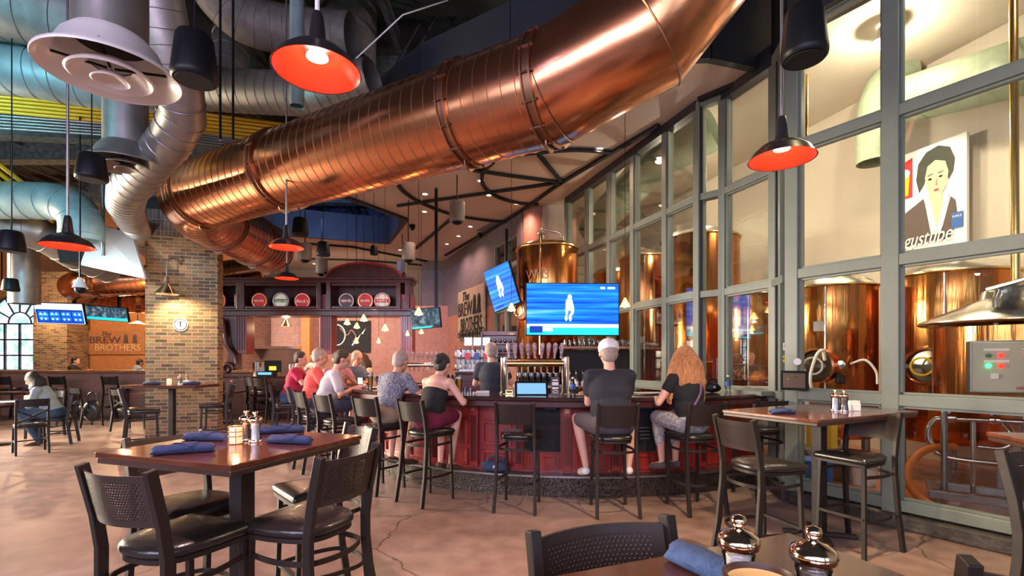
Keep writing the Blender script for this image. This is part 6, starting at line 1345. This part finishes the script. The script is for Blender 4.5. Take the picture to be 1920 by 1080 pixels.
    if hair in ('long','curly'):
        random.seed(len(label))
        ln = .40 if hair == 'long' else .20; kk = 1.3 if hair == 'long' else 1
        for q in range(26):
            a = pi*(-.12+1.24*q/25)+pi; x = .075*cos(a); y = .07*sin(a)-.01; L2 = ln*(.8+.3*random.random()); 
            p0 = HP(x*.9,y*.9,.05); p1 = HP(x*1.25*kk,y*1.35-.01,-.06); p2 = HP(x*(1.5+.3*random.random())*kk,y*1.45-.01,-.06)-V((0,0,L2*.5)); p3 = p2-V((random.uniform(-.02,.02),.0,L2*.45))
            hb.cap(p0,.024*k*kk,p1,.030*k*kk,8); hb.cap(p1,.030*k*kk,p2,.030*k*kk,8); hb.cap(p2,.030*k,p3,.014,8)
    if hair != 'bald': remesh(hb.build('hair', M[hm], t), .010, 2)
    if hat == 'cap':
        cb = MB(); cb.ell(HP(0,-.012,.052), (.094*k,.108*k,.088*k), 20, 12, hq); remesh(cb.build('cap_crown', M['white'], t), .010, 2)
        vb = MB(); vb.ell(HP(0,.11,.045), (.07*k,.07*k,.008*k), 16, 6, hq); vb.build('cap_visor', M['white'], t, 60)
    if strap: sb = MB(); sb.tube(circ([shd[1]+V((-.09,-.085,.03)), P0+sd*.30+V((.02,-.15,0)), P0+sd*.05+V((-.15,-.11,0))],6), .012, 6); sb.build('bag_strap', M[strap], t, 60)
    return t, HP
M['navy'] = M['navy']; 
def cl(n, c, **kw): M[n] = mat(n, c, .85, bump=.25, bscale=26, **kw)
cl('shirt_dark', (.022,.020,.030)); cl('shirt_black', (.012,.010,.012)); cl('shirt_ink', (.028,.034,.05)); cl('shirt_coral', (.68,.09,.075)); cl('shirt_crimson', (.40,.012,.05)); cl('shirt_grey', (.42,.37,.40)); cl('shirt_pink', (.60,.25,.28)); cl('shirt_slate', (.13,.17,.24))
cl('shirt_cream', (.62,.50,.44)); cl('shirt_pattern', (.07,.08,.13), col2=(.30,.28,.32), nscale=45); cl('shorts_brown', (.10,.075,.085)); cl('shorts_wine', (.16,.01,.04)); cl('shorts_pale', (.50,.47,.45), col2=(.20,.2,.22), nscale=40); cl('shorts_navy', (.05,.045,.075)); cl('khaki', (.34,.25,.17))
cl('hoodie', (.26,.32,.36)); cl('jeans', (.04,.08,.13)); cl('chef', (.70,.62,.58)); cl('cloth_purple', (.2,.1,.2)); cl('sandal', (.10,.05,.03)); 
person('person in a white cap and dark T-shirt seated at the bar, seen from behind', (1.0,4.93,0), toC(1.0,4.93), lean=10, k=1.06, wide=1.22, px=.15, hL=(-.13,.42,.24), hR=(.13,.42,.24), spread=.30, kneeY=.30, foot=(.20,.40), shirt='shirt_dark', lowm='shorts_brown', hm='hair_grey', hat='cap', skin='skin2', vox=.011, pitch=10)
person('person with long wavy blond hair and black T-shirt seated at the bar', (1.83,5.0,0), toC(1.83,5.0)+8, lean=9, k=.98, hL=(-.18,.34,.22), hR=(.16,.40,.24), spread=.12, kneeY=.40, foot=(.36,.42), shirt='shirt_black', sleeve=.35, low='capri', lowm='shorts_pale', hair='long', hm='hair_blond', shoes='shorts_brown', skin='skin2', yaw=10, pitch=8, strap='cloth_purple', vox=.011)
person('person in black tank top and wine shorts, dark hair tied up', (-.90,5.30,0), 60, lean=22, k=.93, hL=(-.10,.46,.20), hR=(.20,.46,.20), spread=.10, kneeY=.42, foot=(.30,.36), shirt='shirt_black', sleeve=0, lowm='shorts_wine', hair='bun', hm='hair_dark', shoes='sandal', skin='skin2', pitch=18, vox=.011)
person('person in a dark patterned shirt bending toward the counter left of the black tank top', (-1.50,5.78,0), 62, lean=24, k=1.0, hL=(-.15,.45,.18), hR=(.22,.50,.16), spread=.16, kneeY=.38, foot=(.25,.33), shirt='shirt_pattern', lowm='khaki', hm='hair_grey', shoes='sandal', pitch=22)
person('person with short brown hair in a pale grey shirt looking down at a phone', (-2.62,6.78,0), 22, lean=20, k=1.03, hL=(.02,.44,.24), hR=(.12,.40,.22), spread=.13, kneeY=.42, foot=(.38,.34), shirt='shirt_grey', sleeve=.75, lowm='shorts_navy', hm='hair_brown', shoes='white', skin='skin', pitch=24, vox=.012)
person('person in a coral red T-shirt sitting behind the grey shirt', (-3.10,7.50,0), 22, lean=12, k=1.03, hL=(.0,.42,.20), hR=(.12,.42,.20), spread=.13, foot=(.36,.33), shirt='shirt_coral', lowm='shorts_navy', hm='hair_grey', shoes='white', pitch=10, yaw=-10)
person('person in a crimson shirt farthest back on the left side of the bar', (-3.85,8.5,0), 12, lean=14, k=1.0, shirt='shirt_crimson', hm='hair_brown', lowm='denim', low='long', pitch=14, vox=.016)
person('person in a pink top half hidden behind the grey shirt', (-3.02,8.42,0), -60, lean=10, k=.98, shirt='shirt_pink', hm='hair_brown', lowm='denim', low='long', pitch=12, vox=.016)
person('person in a slate blue shirt facing right beyond the beer glass', (-3.0,9.2,0), -35, lean=10, k=1.02, hL=(.0,.40,.22), hR=(.1,.40,.22), shirt='shirt_slate', hm='hair_grey', lowm='denim', low='long', pitch=18, vox=.014)
person('person with curly brown hair in a cream top beside the slate blue shirt', (-2.80,9.8,0), 215, lean=14, k=.96, shirt='shirt_cream', hair='curly', hm='hair_brown', lowm='denim', low='long', pitch=15, vox=.014, yaw=25)
for i, (x, y, f) in enumerate([(-3.02,8.42,-60),(-3.0,9.2,-35),(-2.80,9.8,215)]): put(bstool, USED, (x,y,0), f, ['bar stool under the person in pink','bar stool under the person in slate blue','bar stool under the curly haired person'][i], 'stools around the bar')
person('bartender with grey hair and black shirt standing inside the bar, back turned', (-.32,7.25,0), 78, stand=True, lean=5, k=1.01, hL=(-.10,.30,.20), hR=(.16,.32,.20), shirt='shirt_ink', low='long', lowm='shorts_navy', hm='hair_grey', shoes='black', pitch=8, skin='skin2', yaw=-20)
person('person in a grey hoodie reading at the low table on the left', (-8.20,8.80,0), 203, sh=.46, lean=24, k=1.0, hL=(-.02,.42,.20), hR=(.12,.42,.20), spread=.11, kneeY=.42, foot=(.20,.10), shirt='hoodie', sleeve=1.9, low='long', lowm='jeans', hair='curly', hm='hair_dark', shoes='sandal', pitch=30, skin='skin')
person('person in a dark shirt seen far away beyond the half wall, left', (-13.1,14.6,0), 20, stand=True, lean=5, k=.92, shirt='shirt_black', low='long', lowm='jeans', hair='short', hm='hair_dark', vox=.02)
person('person in a slate shirt bending far away beside the brick pillar', (-11.6,15.0,0), 60, stand=True, lean=18, k=.9, shirt='shirt_slate', low='long', lowm='jeans', hair='short', hm='hair_dark', vox=.02)
person('person in a pale cook jacket working in the kitchen opening', (-5.7,14.3,0), 250, stand=True, lean=8, k=.98, shirt='chef', sleeve=1.6, low='long', lowm='shorts_navy', hair='short', hm='hair_dark', vox=.018)
# phone and book
b = MB(); b.box((0,0,0), (.07,.012,.14), rx=R(-50)); o = b.build('phone', M['black'], None, bevel=.003); o.location = (-2.16,6.98,1.20); o.rotation_euler = (0,0,R(20)); tag(o, 'smartphone with a lit face held by the person in pale grey', 'phone'); f = MB(); f.box((0,-.007,.004), (.062,.003,.128), rx=R(-50)); f.build('lit_display', M['scr_white'], o)
t = thing('menu', 'open pale menu under the hands of the reading person', 'menu', (-8.80,8.60,.765), R(20)); b = MB(); b.box((-.1,0,.004), (.2,.28,.004)); b.build('page', M['paper'], t); b = MB(); b.box((.1,0,.004), (.2,.28,.004)); b.build('page', M['paper'], t)
